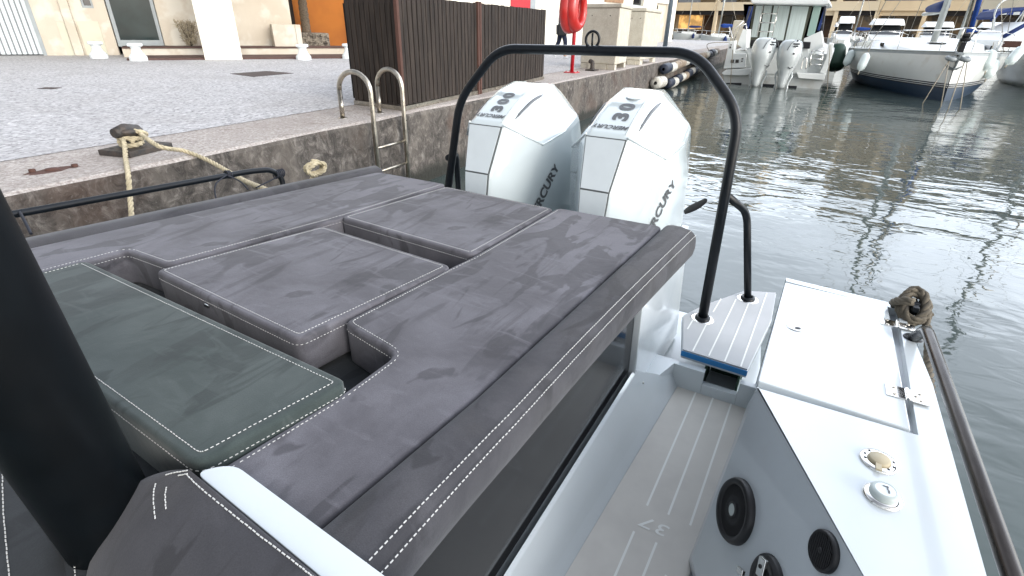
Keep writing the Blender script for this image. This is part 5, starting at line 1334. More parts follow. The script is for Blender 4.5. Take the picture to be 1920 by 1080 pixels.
tslab('roof', [(940, -10), (1690, -10), (1700, 30), (1640, 46), (960, 34)], 4.2, 'deck_white', cb, CD-1.1, .04)
tslab('roof', [(980, -70), (1640, -70), (1690, -10), (940, -10)], 3.6, 'deck_white', cb, CD-.9, .08)
mb = MB()
for pts in ([(1655, 60), (1605, 455)], [(955, 60), (880, 270)]): mb.tube([tp(*pts[0], 1.5), tp(*pts[1], 1.2)], .035, 10)
build('side_curtain', mb, 'hull_black', cb)
tslab('side_curtain', [(930, 60), (972, 60), (925, 270), (880, 270)], .1, 'navy', cb, 2.0, .01); tslab('side_curtain', [(1640, 90), (1665, 90), (1600, 290), (1575, 290)], .1, 'navy', cb, 2.0, .01)
tslab('aft_bench', [(950, 378), (1515, 398), (1505, 462), (940, 440)], .25, 'cloth_black', cb, .15)
# roof ladder
mb = MB(); l0, l1 = (1068, 40), (1008, 340); r0_, r1_ = (1218, 40), (1150, 345)
def lz(a, b_, t): return (a[0]+(b_[0]-a[0])*t, a[1]+(b_[1]-a[1])*t)
mb.tube([tp(*l0, CD-.5), tp(*l1, CD-.5)], .022, 8); mb.tube([tp(*r0_, CD-.5), tp(*r1_, CD-.5)], .022, 8)
for t in (.0, .3, .58, .86): mb.tube([tp(*lz(l0, l1, t), CD-.5), tp(*lz(r0_, r1_, t), CD-.5)], .018, 8)
mb.tube([tp(1100, -20, CD-.5), tp(1230, -15, CD-.5), tp(*r0_, CD-.5)], .018, 8)
build('roof_ladder', mb, 'chrome', cb)
mb = MB()
for t in (480, 515, 560, 610): mb.tube([tp(1522-(t-480)*.14, t, -.05), tp(1645-(t-480)*.16, t+2, -.05)], .02, 8)
mb.tube([tp(1530, 480, -.05), tp(1500, 640, -.05)], .022, 8); mb.tube([tp(1640, 482, -.05), tp(1605, 650, -.05)], .022, 8); build('boarding_ladder', mb, 'chrome', cb)
mb = MB()
mb.tube(smooth([tp(1425, 660, -.1), tp(1440, 580, -.1), tp(1460, 545, -.1), tp(1480, 560, -.1), tp(1470, 655, -.1)]), .018, 8)
mb.tube(smooth([tp(745, 260, .5), tp(760, 300, .4), tp(775, 360, .3)]), .025, 8)
for pts in ([(790, 385), (850, 250), (905, 225)], [(770, 400), (800, 270), (880, 200)], [(905, 225), (910, 300)]): mb.tube([tp(x, y, .8) for x, y in pts], .016, 8)
build('grab_rail', mb, 'chrome', cb)
# its two outboards
def silver(cx0, ct, cx1, cbt, lab):
    ob = bpy.data.objects.new('outboard_motor', None); COL.objects.link(ob); ob.parent = cb; ob.location = tp(cx0, cbt, -.7)-cb.location
    def sp(t, w_, dx): return tp(cx0+(cx1-cx0)*t, ct+(cbt-ct)*t, dx), w_
    prof = [(0, .20, -.45), (.03, .32, -.60), (.12, .40, -.82), (.28, .42, -.92), (.42, .39, -.88), (.55, .30, -.72), (.70, .21, -.60), (.84, .16, -.52), (1.0, .14, -.50)]
    mb = MB(); vs = []; SEG = 12
    for t, w_, dx in prof:
        c_ = tp(cx0+(cx1-cx0)*t, ct+(cbt-ct)*t, -.45); dep = abs(dx)*.55
        for k in range(SEG):
            a = 2*math.pi*k/SEG; ca, sa_ = math.cos(a), math.sin(a)
            vs.append(c_+V3((-dep*ca if ca > 0 else -.45*ca*.5, w_*math.copysign(abs(sa_)**.7, sa_), 0)))
    n = len(prof); fs = [(i*SEG+k, i*SEG+(k+1) % SEG, (i+1)*SEG+(k+1) % SEG, (i+1)*SEG+k) for i in range(n-1) for k in range(SEG)]+[tuple(range(SEG))[::-1], tuple((n-1)*SEG+k for k in range(SEG))]
    mb.add(vs, fs, 0, True); bv_ = bvh_of(mb); build('cowl', mb, 'ob_silver', ob, subd=1)
    mb = MB()
    def drop(t, off): c_ = tp(cx0+(cx1-cx0)*t, ct+(cbt-ct)*t, -3)+V3((0, off, 0)); h = bv_.ray_cast(c_, V3((1, 0, 0)))[0]; return (h or c_+V3((2.2, 0, 0)))-V3((.012, 0, 0))
    for t, off in ((.045, 0), (.33, 0)): mb.lathe([(.035, 0), (.03, .01), (.0001, .012)], drop(t, off), V3((-1, 0, 0)), 10)
    for z_, s_ in ((.12, .13), (.17, .10)): c_ = drop(z_, 0); mb.box(c_, (.012, s_*1.6, .05))
    for a, b_ in (((.62, .07), (.66, 0)), ((.66, 0), (.62, -.07))): mb.tube([drop(*a), drop(*b_)], .012, 6)
    for sg in (-1, 1): mb.tube([drop(.02, .05*sg), drop(.12, .17*sg), drop(.26, .24*sg)], .010, 6)
    build('decal', mb, 'decal', ob)
    mb = MB(); c_ = tp(cx1, cbt, -.5); mb.box(c_+V3((.02, 0, .0)), (.5, .30, .03)); mb.tube([c_+V3((-.3, 0, -.12)), c_+V3((.35, 0, -.12))], .07, 12)
    for sg in (-1, 1): mb.tube(smooth([c_+V3((.1, .22*sg, .02)), c_+V3((.12, .2*sg, .2)), c_+V3((.14, .27*sg, .42)), c_+V3((.2, .24*sg, .6))]), .03, 8)
    mb.prism([(c_.x-.18, c_.y-.03), (c_.x+.15, c_.y-.05), (c_.x+.15, c_.y+.05), (c_.x-.18, c_.y+.03)], -.5, c_.z+.05)
    build('drive_leg', mb, 'ob_silver', ob)
    return ob
silver(1098, 352, 985, 835, '')
silver(1350, 372, 1225, 850, '')
mb = MB(); mb.tube([tp(778, 470, -.1), tp(752, 850, -.3)], .014, 6); tag(build('mooring_line', mb, 'thin_line'), 'pale line dropping into the water from the left quarter of the cabin boat', 'rope')
mb = MB(); mb.tube([tp(1700, 430, -.1), tp(1672, 880, -.3)], .014, 6); tag(build('mooring_line', mb, 'thin_line'), 'pale line dropping into the water from the right quarter of the cabin boat', 'rope')
mb = MB(); mb.tube(smooth([tp(770, 400, .1), tp(700, 420, .0)+V3((0, .6, 0)), at(1330, 97, z=QZ+.02)]), .014, 6)
tag(build('mooring_line', mb, 'thin_line'), 'thin slack line from the cabin boat to the quay edge', 'rope')
# dark green round fender beside it
def fender(p, top, r, L, tilt, label, m_='fender', grp=None):
    mb = MB(); d = V3(tilt).normalized(); prof = [(.015, 0), (.03, .03), (r*.55, .06), (r*.9, .13), (r, .22), (r, L-.22), (r*.9, L-.13), (r*.55, L-.06), (.03, L-.03), (.015, L)]
    mb.lathe(prof, p, d, 18); f_ = thing('fender', p, label, 'fender', grp); build('fender_body', mb, m_, f_)
    mb = MB(); mb.tube([p+d*L, top], .012, 6); mb.tube([p, p-d*.12], .02, 6); build('line', mb, 'thin_line', f_); return f_
gp = at(1566, 132, D=23); fender(gp, at(1571, 72, D=23.4), .36, 1.25, at(1570, 78, D=23.2)-gp, 'large dark green fender between the cabin boat and the sailboat', 'green_canvas')

# ------------------------------------------------------------ sailboats (bow towards the camera)
def sailboat(bow_w, bow_t, L_t, R_t, length, label, canvas=None, anchor=True, dz=0., stripes=True):
    B = V3(bow_t); Lp = V3(L_t); Rp = V3(R_t); mid = (Lp+Rp)/2; ax = V3((mid.x-B.x, mid.y-B.y, 0)); dl_ = ax.length; ax.normalize(); sd_ = V3((-ax.y, ax.x, 0))
    beam = abs((Lp-Rp).dot(sd_))/2; zb = B.z; zm = (Lp.z+Rp.z)/2; wl_ = V3(bow_w)
    over = (V3((wl_.x, wl_.y, 0))-V3((B.x, B.y, 0))).dot(ax)
    st = thing('sailboat', V3((B.x, B.y, 0))+ax*length*.4, label, 'sailboat')
    def hb_(t):                                  # half beam at fraction t of the length
        return beam*min(1, (math.sin(min(1, t/.55)*math.pi/2))**.85)*(1 if t < .6 else 1-.35*((t-.6)/.4)**2)
    N = 22; SEC = []
    for i in range(N+1):
        t = i/N; x = t*length; hb0 = hb_(t)+.012; zs = zb+(zm-zb)*min(1, t*1.6)
        row = []
        for lv, (z, kf) in enumerate(((zs, 1), (zs-.08, 1.0), (zs-.45, .985), (.50, .93-.08*(1-t)), (.36, .91-.10*(1-t)), (.05, .86-.16*(1-t)), (-.35, .4))):
            sh = over*(1-max(0, z)/zb)*max(0, 1-t*2.5) if z < zs else 0
            sh += .0
            row.append((x+sh, hb0*kf if lv else hb0, z))
        SEC.append(row)
    K = 7; vs = []; 
    O = V3((B.x, B.y, 0))
    for sg in (1, -1):
        for row in SEC:
            for x, y, z in row: vs.append(O+ax*x+sd_*y*sg+V3((0, 0, z)))
    fs = []; mis = []
    mm = [1, 0, 0, 2, 3, 3]
    for s_ in range(2):
        o_ = s_*(N+1)*K
        for i in range(N):
            for k in range(K-1):
                a = o_+i*K+k; f = (a, a+1, a+K+1, a+K); fs.append(f if s_ else f[::-1]); mis.append(mm[k])
    o_ = (N+1)*K
    fs.append(tuple([N*K+k for k in range(K)]+[o_+N*K+k for k in range(K-1, -1, -1)])); mis.append(0)
    mb = MB(); mb.add(vs, fs, 0, True); mb.m = mis; build('hull', mb, ['hull_white', 'grey_metal', 'hull_black', 'hull_navy'] if stripes else ['hull_white', 'grey_metal', 'hull_white', 'hull_white'], st)
    if stripes:
        mb = MB()
        for s_ in range(2):
            o_ = s_*(N+1)*K
            for zz_, th_ in ((.455, .018), (.40, .014)):
                pts = []
                for i in range(N+1):
                    a = vs[o_+i*K+3]; b_ = vs[o_+i*K+4]; t = (a.z-zz_)/(a.z-b_.z); pts.append(a.lerp(b_, t)+sd_*(.004 if s_ == 0 else -.004)-ax*.004)
                mb.tube(pts, th_*.6, 6)
        build('hull_stripe', mb, 'hull_white', st)
    mb = MB()                                    # deck, coach roof
    dv = [O+ax*r_[0][0]+sd_*r_[0][1]*1+V3((0, 0, r_[0][2]-.03)) for r_ in SEC]; dw = [O+ax*r_[0][0]-sd_*r_[0][1]+V3((0, 0, r_[0][2]-.03)) for r_ in SEC]
    mb.add(dv+dw, [(i, i+N+1, i+N+2, i+1) for i in range(N)]); build('deck', mb, 'deck_white', st)
    mb = MB(); rows = []
    for x, hw, h in ((1.9, .15, .02), (2.4, .55, .16), (3.2, .78, .30), (4.4, .95, .42), (6.0, 1.0, .48), (7.2, .95, .50), (7.3, .9, .02)):
        x *= length/10.5; rows.append([O+ax*x+sd_*hw*beam/1.5*k+V3((0, 0, zm-.03+z)) for k, z in ((1.15, -.05), (1.0, h*.8), (.75, h), (-.75, h), (-1.0, h*.8), (-1.15, -.05))])
    vs2 = [p for r_ in rows for p in r_]; mb.add(vs2, [(i*6+k, i*6+k+1, (i+1)*6+k+1, (i+1)*6+k) for i in range(6) for k in range(5)], 0, True); build('coach_roof', mb, 'deck_white', st)
    for x in (1.7, 3.6): mb = MB(); mb.box(O+ax*x*length/10.5+V3((0, 0, zm+(.02 if x < 2 else .33))), (.5, .5, .04), (ax, sd_, ZUP)); build('deck_hatch', mb, 'glass', st, bevel=.01)
    for sg in (1, -1):
        for x in (4.0, 5.4): mb = MB(); mb.box(O+ax*x*length/10.5+sd_*sg*.97*beam/1.5+V3((0, 0, zm+.22)), (.8, .05, .14), (ax, sd_, ZUP)); build('window', mb, 'glass', st, bevel=.01)
    for sg in (1, -1):                           # toe rail
        mb = MB()
        rl = [O+ax*r_[0][0]+sd_*r_[0][1]*sg+V3((0, 0, r_[0][2]+.02)) for r_ in SEC]
        mb.tube(rl, .02, 6); build('toe_rail', mb, 'alu', st)
    mb = MB(); rt_ = []
    for sg in (1, -1):
        hts = {1: .62, 4: .62, 8: .60, 12: .60, 16: .6, 20: .6}
        tops = []
        for i in sorted(hts):
            r_ = SEC[i][0]; p = O+ax*r_[0]+sd_*(r_[1]-.04)*sg+V3((0, 0, r_[2])); tops.append(p+V3((0, 0, hts[i]))); mb.tube([p, tops[-1]], .015, 6)
        for dzz in (0, -.3):
            for a, b_ in zip(tops[1:], tops[2:]): mb.tube([a+V3((0, 0, dzz)), b_+V3((0, 0, dzz))], .006, 5)
        rt_.append(tops)
    nose = O-ax*.28+V3((0, 0, zb+.66))
    mb.tube(smooth([rt_[0][1], rt_[0][0], nose+sd_*.12, nose-sd_*.12, rt_[1][0], rt_[1][1]]), .018, 8)
    for sg in (.12, -.12): mb.tube([nose+sd_*sg, O+ax*.15+sd_*sg*.6+V3((0, 0, zb))], .016, 8)
    build('guard_rail', mb, 'chrome', st)
    mp_ = O+ax*length*.40; mb = MB(); mz = zm+.35; MH = 14.0
    mb.tube([mp_+V3((0, 0, mz)), mp_+V3((0, 0, mz+MH))], .105, 12); ms = build('mast', mb, 'alu', st)
    mb = MB()
    for h in (.36, .66): mb.tube([mp_+sd_*1.1+V3((0, 0, mz+MH*h-.1)), mp_+V3((0, 0, mz+MH*h)), mp_-sd_*1.1+V3((0, 0, mz+MH*h-.1))], .035, 6)
    build('spreader', mb, 'alu', ms)
    mb = MB(); top_ = mp_+V3((0, 0, mz+MH))
    mb.tube([O+ax*.1+V3((0, 0, zb)), top_], .045, 8); mb.tube([O+ax*length+V3((0, 0, zm)), top_], .012, 6)
    for sg in (1, -1):
        mb.tube([mp_+sd_*beam*.9*sg+ax*.2+V3((0, 0, zm)), mp_+sd_*1.1*sg+V3((0, 0, mz+MH*.36-.1)), mp_+sd_*1.1*sg+V3((0, 0, mz+MH*.66-.1)), top_], .012, 6)
        mb.tube([mp_+sd_*beam*.85*sg-ax*.3+V3((0, 0, zm)), mp_+V3((0, 0, mz+MH*.36))], .011, 6)
    build('rigging', mb, 'steel', st)
    mb = MB(); bo_ = mp_+V3((0, 0, mz+1.0)); mb.tube([bo_, bo_+ax*length*.38], .07, 10); bm = build('boom', mb, 'alu', st)
    mb = MB(); mb.tube([bo_+V3((0, 0, .17))+ax*k*length*.038 for k in range(10)], [.12, .2, .2, .19, .18, .17, .16, .14, .12, .06], 10); build('sail_cover', mb, canvas or 'navy', bm)
    if anchor:
        mb = MB(); mb.box(O-ax*.12+V3((0, 0, zb-.02)), (.5, .16, .07), (ax, sd_, ZUP)); mb.tube([O-ax*.35+V3((0, 0, zb-.02)), O-ax*.25+V3((0, 0, zb-.35)), O-ax*.02+V3((0, 0, zb-.5))], .035, 8)
        a_ = O-ax*.12+V3((0, 0, zb-.40)); mb.slab([a_+sd_*.24+V3((0, 0, .08)), a_-ax*.12+V3((0, 0, -.04)), a_-sd_*.24+V3((0, 0, .08)), a_+ax*.15+V3((0, 0, -.16))], .05)
        build('anchor', mb, 'grey_metal', st, bevel=.01)
        mb = MB()
        for k in range(2): mb.add([], []); mb.tube(smooth([O-ax*.25+sd_*(.17-.34*k)+V3((0, 0, zb-.12+.02*math.sin(j))) + V3((math.cos(a)*.10, math.sin(a)*.10, -.04)) for j, a in enumerate([2*math.pi*q2/8 for q2 in range(9)])]), .065, 9)
        build('bow_cover', mb, 'grey_metal', st)
    return st, O, ax, sd_, vs, zb, zm, beam
bw = at(1766, 190, z=0); bt_ = at(1797, 99, z=1.36); Lt = at(1600, 94, z=1.24); Rt = at(1853, 98, z=1.24)
S1 = sailboat(bw, bt_, Lt, Rt, 10.8, 'white sailboat facing the camera, dark blue bottom with black and white lines above it', canvas='navy')
B_, ax_s, sd_s = S1[1], S1[2], S1[3]
for a, b_, wh_ in (((1786, 103), (1730, 194), 'leftmost and most slanted'), ((1781, 106), (1764, 200), 'second from left'), ((1811, 108), (1778, 205), 'third from left'), ((1815, 106), (1800, 205), 'rightmost and most upright')):
    mb = MB()
    pa = at(*a, D=(V3((B_.x, B_.y, 1.3))-V3((0, 0, H))).dot(fwd)-.05); pb_ = at(*b_, z=-.0); mb.tube([pa, pb_], .014, 6)
    tag(build('mooring_line', mb, 'thin_line'), 'taut mooring line from the middle sailboat bow into the water, '+wh_, 'rope', 'mooring lines of the middle sailboat')
def fn(px0, py0, px1, py1, D, r, L, label): p = at(px0, py0, D=D); t = at(px1, py1, D=D); fender(p, t+(t-p).normalized()*.35, r, L, t-p, label, 'fender', 'white fenders hung from the sailboats')
fn(1611, 134, 1626, 101, 17.5, .135, .70, 'white fender hanging from the left side of the middle sailboat')
fn(1585, 124, 1598, 96, 20.5, .15, .72, 'white fender leftmost, between the green fender and the middle sailboat')
fn(1848, 133, 1858, 99, 16.5, .17, .72, 'white fender between the two sailboats, nearer one')
fn(1849, 148, 1868, 112, 16.9, .16, .72, 'white fender between the two sailboats, lower and half hidden behind the other')
fn(1888, 122, 1922, 84, 16.6, .15, .80, 'white fender on the rightmost sailboat at the photo edge')
# anchor windlass and outboard clutter on the middle bow
mb = MB(); p = at(1811, 72, D=15.4); mb.lathe([(.0001, .0), (.12, .02), (.14, .08), (.11, .12), (.16, .16), (.13, .22), (.0001, .25)], p-V3((0, 0, .1)), seg=16)
mb.box(p-V3((0, 0, .3)), (.08, .12, .4)); build('stowed_outboard', mb, 'cloth_black', S1[0], bevel=.01)
bw2 = at(2050, 180, z=0); bt2 = at(2080, 103, z=1.34); Lt2 = at(1862, 94, z=1.22); Rt2 = at(2090, 98, z=1.22)
S2 = sailboat(bw2, bt2, Lt2, Rt2, 11.0, 'white sailboat at the right edge with navy canvas hood and brown windows', canvas='navy', stripes=False)
# navy spray hood and bimini hoops of the right boat
mb = MB(); Dh = 20.
hd_ = [at(1862, 32, D=Dh), at(1872, 21, D=Dh), at(1900, 14, D=Dh), at(1960, 11, D=Dh)]
hd2 = [p+V3((1.6, .3, .0)) for p in hd_]; h0_ = [p-V3((0, 0, .10)) for p in hd_]; h3_ = [p-V3((0, 0, .10)) for p in hd2]
for a, b_, c_, d_ in zip(hd_, hd_[1:], hd2, hd2[1:]): mb.slab([a, b_, d_, c_], .12)
mb.tube(smooth(h0_), .07, 10)
build('canvas_hood', mb, 'navy', S2[0])
mb = MB(); mb.tube(smooth([at(1858, 90, D=Dh), at(1863, 35, D=Dh), at(1874, 8, D=Dh), at(1900, -4, D=Dh), at(1960, -8, D=Dh)]), .03, 8); mb.tube([at(1865, 32, D=Dh), at(1859, 90, D=Dh)], .03, 8); mb.tube([at(1872, 85, D=Dh), at(1920, 20, D=Dh)], .02, 8)
build('hood_frame', mb, 'alu', S2[0])
mb = MB()
for q4 in ([(1893, 80), (1906, 78), (1903, 88), (1888, 88)],):
    p = at(1897, 83, D=17.3); mb.box(p, (.2, .45, .2))
build('window', mb, 'rust', S2[0], bevel=.02)
mb = MB(); q = [at(1880, 74, D=18), at(1960, 40, D=18), at(1960, 92, D=18), at(1870, 95, D=18)]; vs = q+[p+V3((3, .6, 0)) for p in q]
mb.add(vs, [(0, 1, 2, 3), (0, 4, 5, 1), (3, 7, 4, 0), (4, 7, 6, 5)]); build('cabin_top', mb, 'deck_white', S2[0], bevel=.05)
mb = MB(); mb.tube([at(1883, 68, D=17.9), at(1925, 45, D=17.9), at(1960, 30, D=17.9)], .07, 8); build('canvas_trim', mb, 'navy', S2[0])

# ------------------------------------------------------------ smaller boats behind
def cruiser(px, pyw, D, wpx, label, flip=1):
    c_ = at(px, pyw, D=D); c_.z = 0; vw = V3((c_.x, c_.y, 0)).normalized(); sd2 = V3((vw.y, -vw.x, 0)); W = wpx/FPX*D
    t_ = thing('motor_cruiser', c_, label, 'motor boat'); 
    def C_(a, b_, z): return c_+sd2*a*W+vw*b_+V3((0, 0, z))
    mb = MB(); secs = []
    for b_, k, z in ((-.6, .10, 1.45), (.6, .36, 1.35), (2.2, .48, 1.25), (6, .5, 1.15), (8, .46, 1.1)):
        secs.append([C_(k, b_, z), C_(k*.92, b_, .5), C_(k*.6, b_+.2, -.2), C_(-k*.6, b_+.2, -.2), C_(-k*.92, b_, .5), C_(-k, b_, z)])
    vs = [p for s_ in secs for p in s_]; mb.add(vs, [(i*6+k, i*6+k+1, (i+1)*6+k+1, (i+1)*6+k) for i in range(4) for k in range(5)]+[(0, 1, 2, 3, 4, 5)]+[(i*6+5, i*6, (i+1)*6, (i+1)*6+5) for i in range(4)]+[(24, 29, 28, 27, 26, 25)])
    build('hull', mb, 'deck_white', t_, bevel=.04)
    def loft(lst):
        m2 = MB(); vv = []
        for b_, k, z0, z1_ in lst: vv += [C_(k, b_, z0), C_(k*.85, b_+.1, z1_), C_(-k*.85, b_+.1, z1_), C_(-k, b_, z0)]
        m2.add(vv, [(i*4+a, i*4+a+1, (i+1)*4+a+1, (i+1)*4+a) for i in range(len(lst)-1) for a in range(3)]+[(0, 1, 2, 3)]); return m2
    build('foredeck', loft([(.8, .2, 1.2, 1.42), (2.4, .36, 1.2, 1.75), (5.5, .38, 1.1, 1.9)]), 'deck_white', t_, bevel=.03)
    build('windscreen', loft([(2.5, .30, 1.72, 1.78), (3.3, .33, 1.8, 2.35), (5.6, .33, 1.8, 2.35)]), 'glass', t_)
    build('hardtop', loft([(3.0, .26, 2.36, 2.42), (3.6, .36, 2.36, 2.72), (5.2, .36, 2.36, 2.78), (6.2, .30, 2.36, 2.5)]), 'deck_white', t_, bevel=.04)
    mb = MB()
    for sg in (1, -1): mb.tube([C_(.08*sg, -.4, 1.95), C_(.34*sg, .7, 1.9), C_(.47*sg, 2.4, 1.8), C_(.48*sg, 4.5, 1.7)], .02, 6); [mb.tube([C_(k*sg, b_, z), C_(k*sg, b_, z+.55)], .015, 5) for b_, k, z in ((.7, .34, 1.35), (2.4, .47, 1.25), (4.5, .48, 1.2))]
    build('bow_rail', mb, 'chrome', t_)
    return t_
cruiser(1646, 100, 34, 84, 'white motor cruiser with dark windscreen, behind the middle sailboat on the left')
cruiser(1742, 96, 40, 74, 'white motor cruiser with cream hardtop, right behind the middle sailboat mast')
cruiser(1850, 95, 38, 80, 'white motor cruiser behind the gap between the two sailboats')
cruiser(1572, 96, 30, 42, 'small white motor boat in the gap right of the cabin boat')
cruiser(1568, 90, 52, 40, 'white motor boat farther off in the gap right of the cabin boat')
# small sailboats seen from the side at the far left
def yacht(px, pyw, D, Lpx, mastpx, label, cover='navy', hull_m='deck_white'):
    c_ = at(px, pyw, z=0) if D is None else at(px, pyw, D=D); c_.z = 0; Dd = (c_-V3((0, 0, H))).dot(fwd); vw = V3((c_.x, c_.y, 0)).normalized(); s2d = V3((vw.y, -vw.x, 0)); L = Lpx/FPX*Dd
    t_ = thing('small_yacht', c_, label, 'sailboat')
    def C_(a, b_, z): return c_+s2d*a*L+vw*b_+V3((0, 0, z))
    mb = MB(); secs = []
    for a, k, z in ((-.56, .15, 1.35), (-.4, .8, 1.25), (-.1, 1.35, 1.1), (.3, 1.3, 1.05), (.5, 1.0, 1.05)):
        secs.append([C_(a, k, z), C_(a*.93, k*.85, .45), C_(a*.88, k*.4, -.3), C_(a*.88, -k*.4, -.3), C_(a*.93, -k*.85, .45), C_(a, -k, z)])
    vs = [p for s_ in secs for p in s_]; mb.add(vs, [(i*6+k, i*6+k+1, (i+1)*6+k+1, (i+1)*6+k) for i in range(4) for k in range(5)]+[(0, 1, 2, 3, 4, 5)]+[(i*6+5, i*6, (i+1)*6, (i+1)*6+5) for i in range(4)]+[(24, 29, 28, 27, 26, 25)])
    build('hull', mb, hull_m, t_, bevel=.03)
    mb = MB()
    for a0_, a1_, z0, z1_ in ((-.28, .12, 1.05, 1.45), (.12, .2, 1.05, 1.35)): c0 = C_((a0_+a1_)/2, 0, (z0+z1_)/2); mb.box(c0, ((a1_-a0_)*L, 1.5, z1_-z0), (s2d, vw, ZUP))
    build('coach_roof', mb, 'deck_white', t_, bevel=.1)
    mb = MB(); mb.tube([C_(-.08, 0, 1.4), C_(-.08, 0, 1.4+L*1.25)], .09, 8); build('mast', mb, 'alu', t_)
    mb = MB(); 
    for p in (C_(-.55, 0, 1.4), C_(.5, 0, 1.1), C_(-.06, 1.2, 1.1), C_(-.06, -1.2, 1.1)): mb.tube([p, C_(-.08, 0, 1.4+L*1.25)], .018, 5)
    build('rigging', mb, 'steel', t_)
    mb = MB(); mb.tube([C_(-.06+k*.05, 0, 2.3) for k in range(9)], [.1, .2, .22, .2, .2, .18, .16, .14, .07], 8); build('sail_cover', mb, cover, t_)
    mb = MB(); 
    for a in (-.4, -.2, .0, .2, .4): mb.tube([C_(a, -1.1, 1.1), C_(a, -1.1, 1.7)], .02, 5)
    mb.tube([C_(-.5, -.6, 1.75), C_(-.2, -1.15, 1.7), C_(.4, -1.1, 1.7)], .018, 5); build('guard_rail', mb, 'chrome', t_)
    for a in (.12, .38): p = C_(a, -1.4, .25); f_ = MB(); f_.lathe([(.02, 0), (.22, .15), (.24, .6), (.1, .9), (.02, 1.0)], p, seg=12); build('fender', f_, 'navy', t_)
    return t_
yacht(1350, 79, 62, 66, 0, 'small white sailboat with blue fenders beyond the quay end, left of the cabin boat', 'blue_sail')
yacht(1292, 72, 100, 55, 0, 'distant sailboat under the arcades at the left, farthest from the camera', 'navy')
# bare masts of boats further back: each stands on its own hull
yacht(1600, 88, 70, 60, 0, 'distant sailboat behind the right side of the cabin boat', 'blue_sail')
yacht(1800, 84, 62, 70, 0, 'distant sailboat with bright blue sail cover behind the middle sailboat bow', 'blue_sail')
yacht(1900, 92, 46, 80, 0, 'distant sailboat behind the canvas hood of the rightmost sailboat', 'navy')
# furled blue jib standing tall
fj = at(1824, 45, D=26); fb_ = thing('sailboat', V3((fj.x, fj.y, 0)), 'sailboat behind the right one with tall bright blue furled sail', 'sailboat')
mb = MB(); e_ = V3((fj.x, fj.y, 2.2)); mb.tube([e_, e_+V3((.2, .3, 4)), e_+V3((.5, .7, 10))], [.10, .17, .05], 12); build('furled_sail', mb, 'blue_sail', fb_)
mb = MB(); mb.tube([e_+V3((2.6, 0, -1)), e_+V3((2.6, 0, 11.5))], .09, 10); build('mast', mb, 'alu', fb_)
mb = MB(); vw = V3((fj.x, fj.y, 0)).normalized(); s2d = V3((vw.y, -vw.x, 0)); secs = []
for b_, k, z in ((-.3, .08, 1.3), (1.2, .8, 1.2), (4, 1.5, 1.1), (8, 1.3, 1.05)): secs.append([e_*1+vw*b_+s2d*k+V3((0, 0, z-2.2)), e_+vw*b_+s2d*k*.6+V3((0, 0, -2.5)), e_+vw*b_-s2d*k*.6+V3((0, 0, -2.5)), e_+vw*b_-s2d*k+V3((0, 0, z-2.2))])
mb.add([p for s_ in secs for p in s_], [(i*4+k, i*4+k+1, (i+1)*4+k+1, (i+1)*4+k) for i in range(3) for k in range(3)]+[(0, 1, 2, 3)]+[(i*4+3, i*4, (i+1)*4, (i+1)*4+3) for i in range(3)]+[(12, 15, 14, 13)]); build('hull', mb, 'deck_white', fb_, bevel=.03)
# floating pontoon between the sailboats
pp0 = at(1835, 142, z=.25); 

# ============================================================ FAR QUAY AND ARCADED BUILDINGS
A0_ = at(1262, 75, D=112); A1_ = at(1834, 90, D=84); A0_.z = A1_.z = QZ
bd = (A1_-A0_).normalized(); bn = V3((bd.y, -bd.x, 0))
if bn.dot(A0_) > 0: bn = -bn
mb = MB(); e0 = A0_-bd*45+bn*9; e1 = A1_+bd*70+bn*9
P_ = [e0, e1, e1-bn*60, e0-bn*60]; mb.add([V3((p.x, p.y, QZ)) for p in P_], [(3, 2, 1, 0)], 0); mb.add([V3((e0.x, e0.y, QZ)), V3((e0.x, e0.y, -2)), V3((e1.x, e1.y, -2)), V3((e1.x, e1.y, QZ))], [(0, 1, 2, 3)], 1)
build('far_quay', mb, ['kerb', 'quaywall'], kind='structure')
def bpx(px, py, off=0):
    d = ray(px, py); o = A0_+bn*off; t = (o-V3((0, 0, H))).dot(bn)/d.dot(bn); p = V3((0, 0, H))+d*t; return (p-A0_).dot(bd), p.z
def bb(mb, u0, u1, z0, z1_, near, far, mi=0): mbox(mb, A0_, bd, bn, u0, u1, z0, z1_, near, far, mi)
def bpart(name, rects, m_, parent, near, far, bevel=0):
    for r_ in rects:
        mb = MB(); bb(mb, *r_, near, far); o_ = build(name, mb, m_, parent, bevel=bevel)
    return o_
zf1 = bpx(1300, 20)[1]; FH = 3.2
rng = random.Random(5)
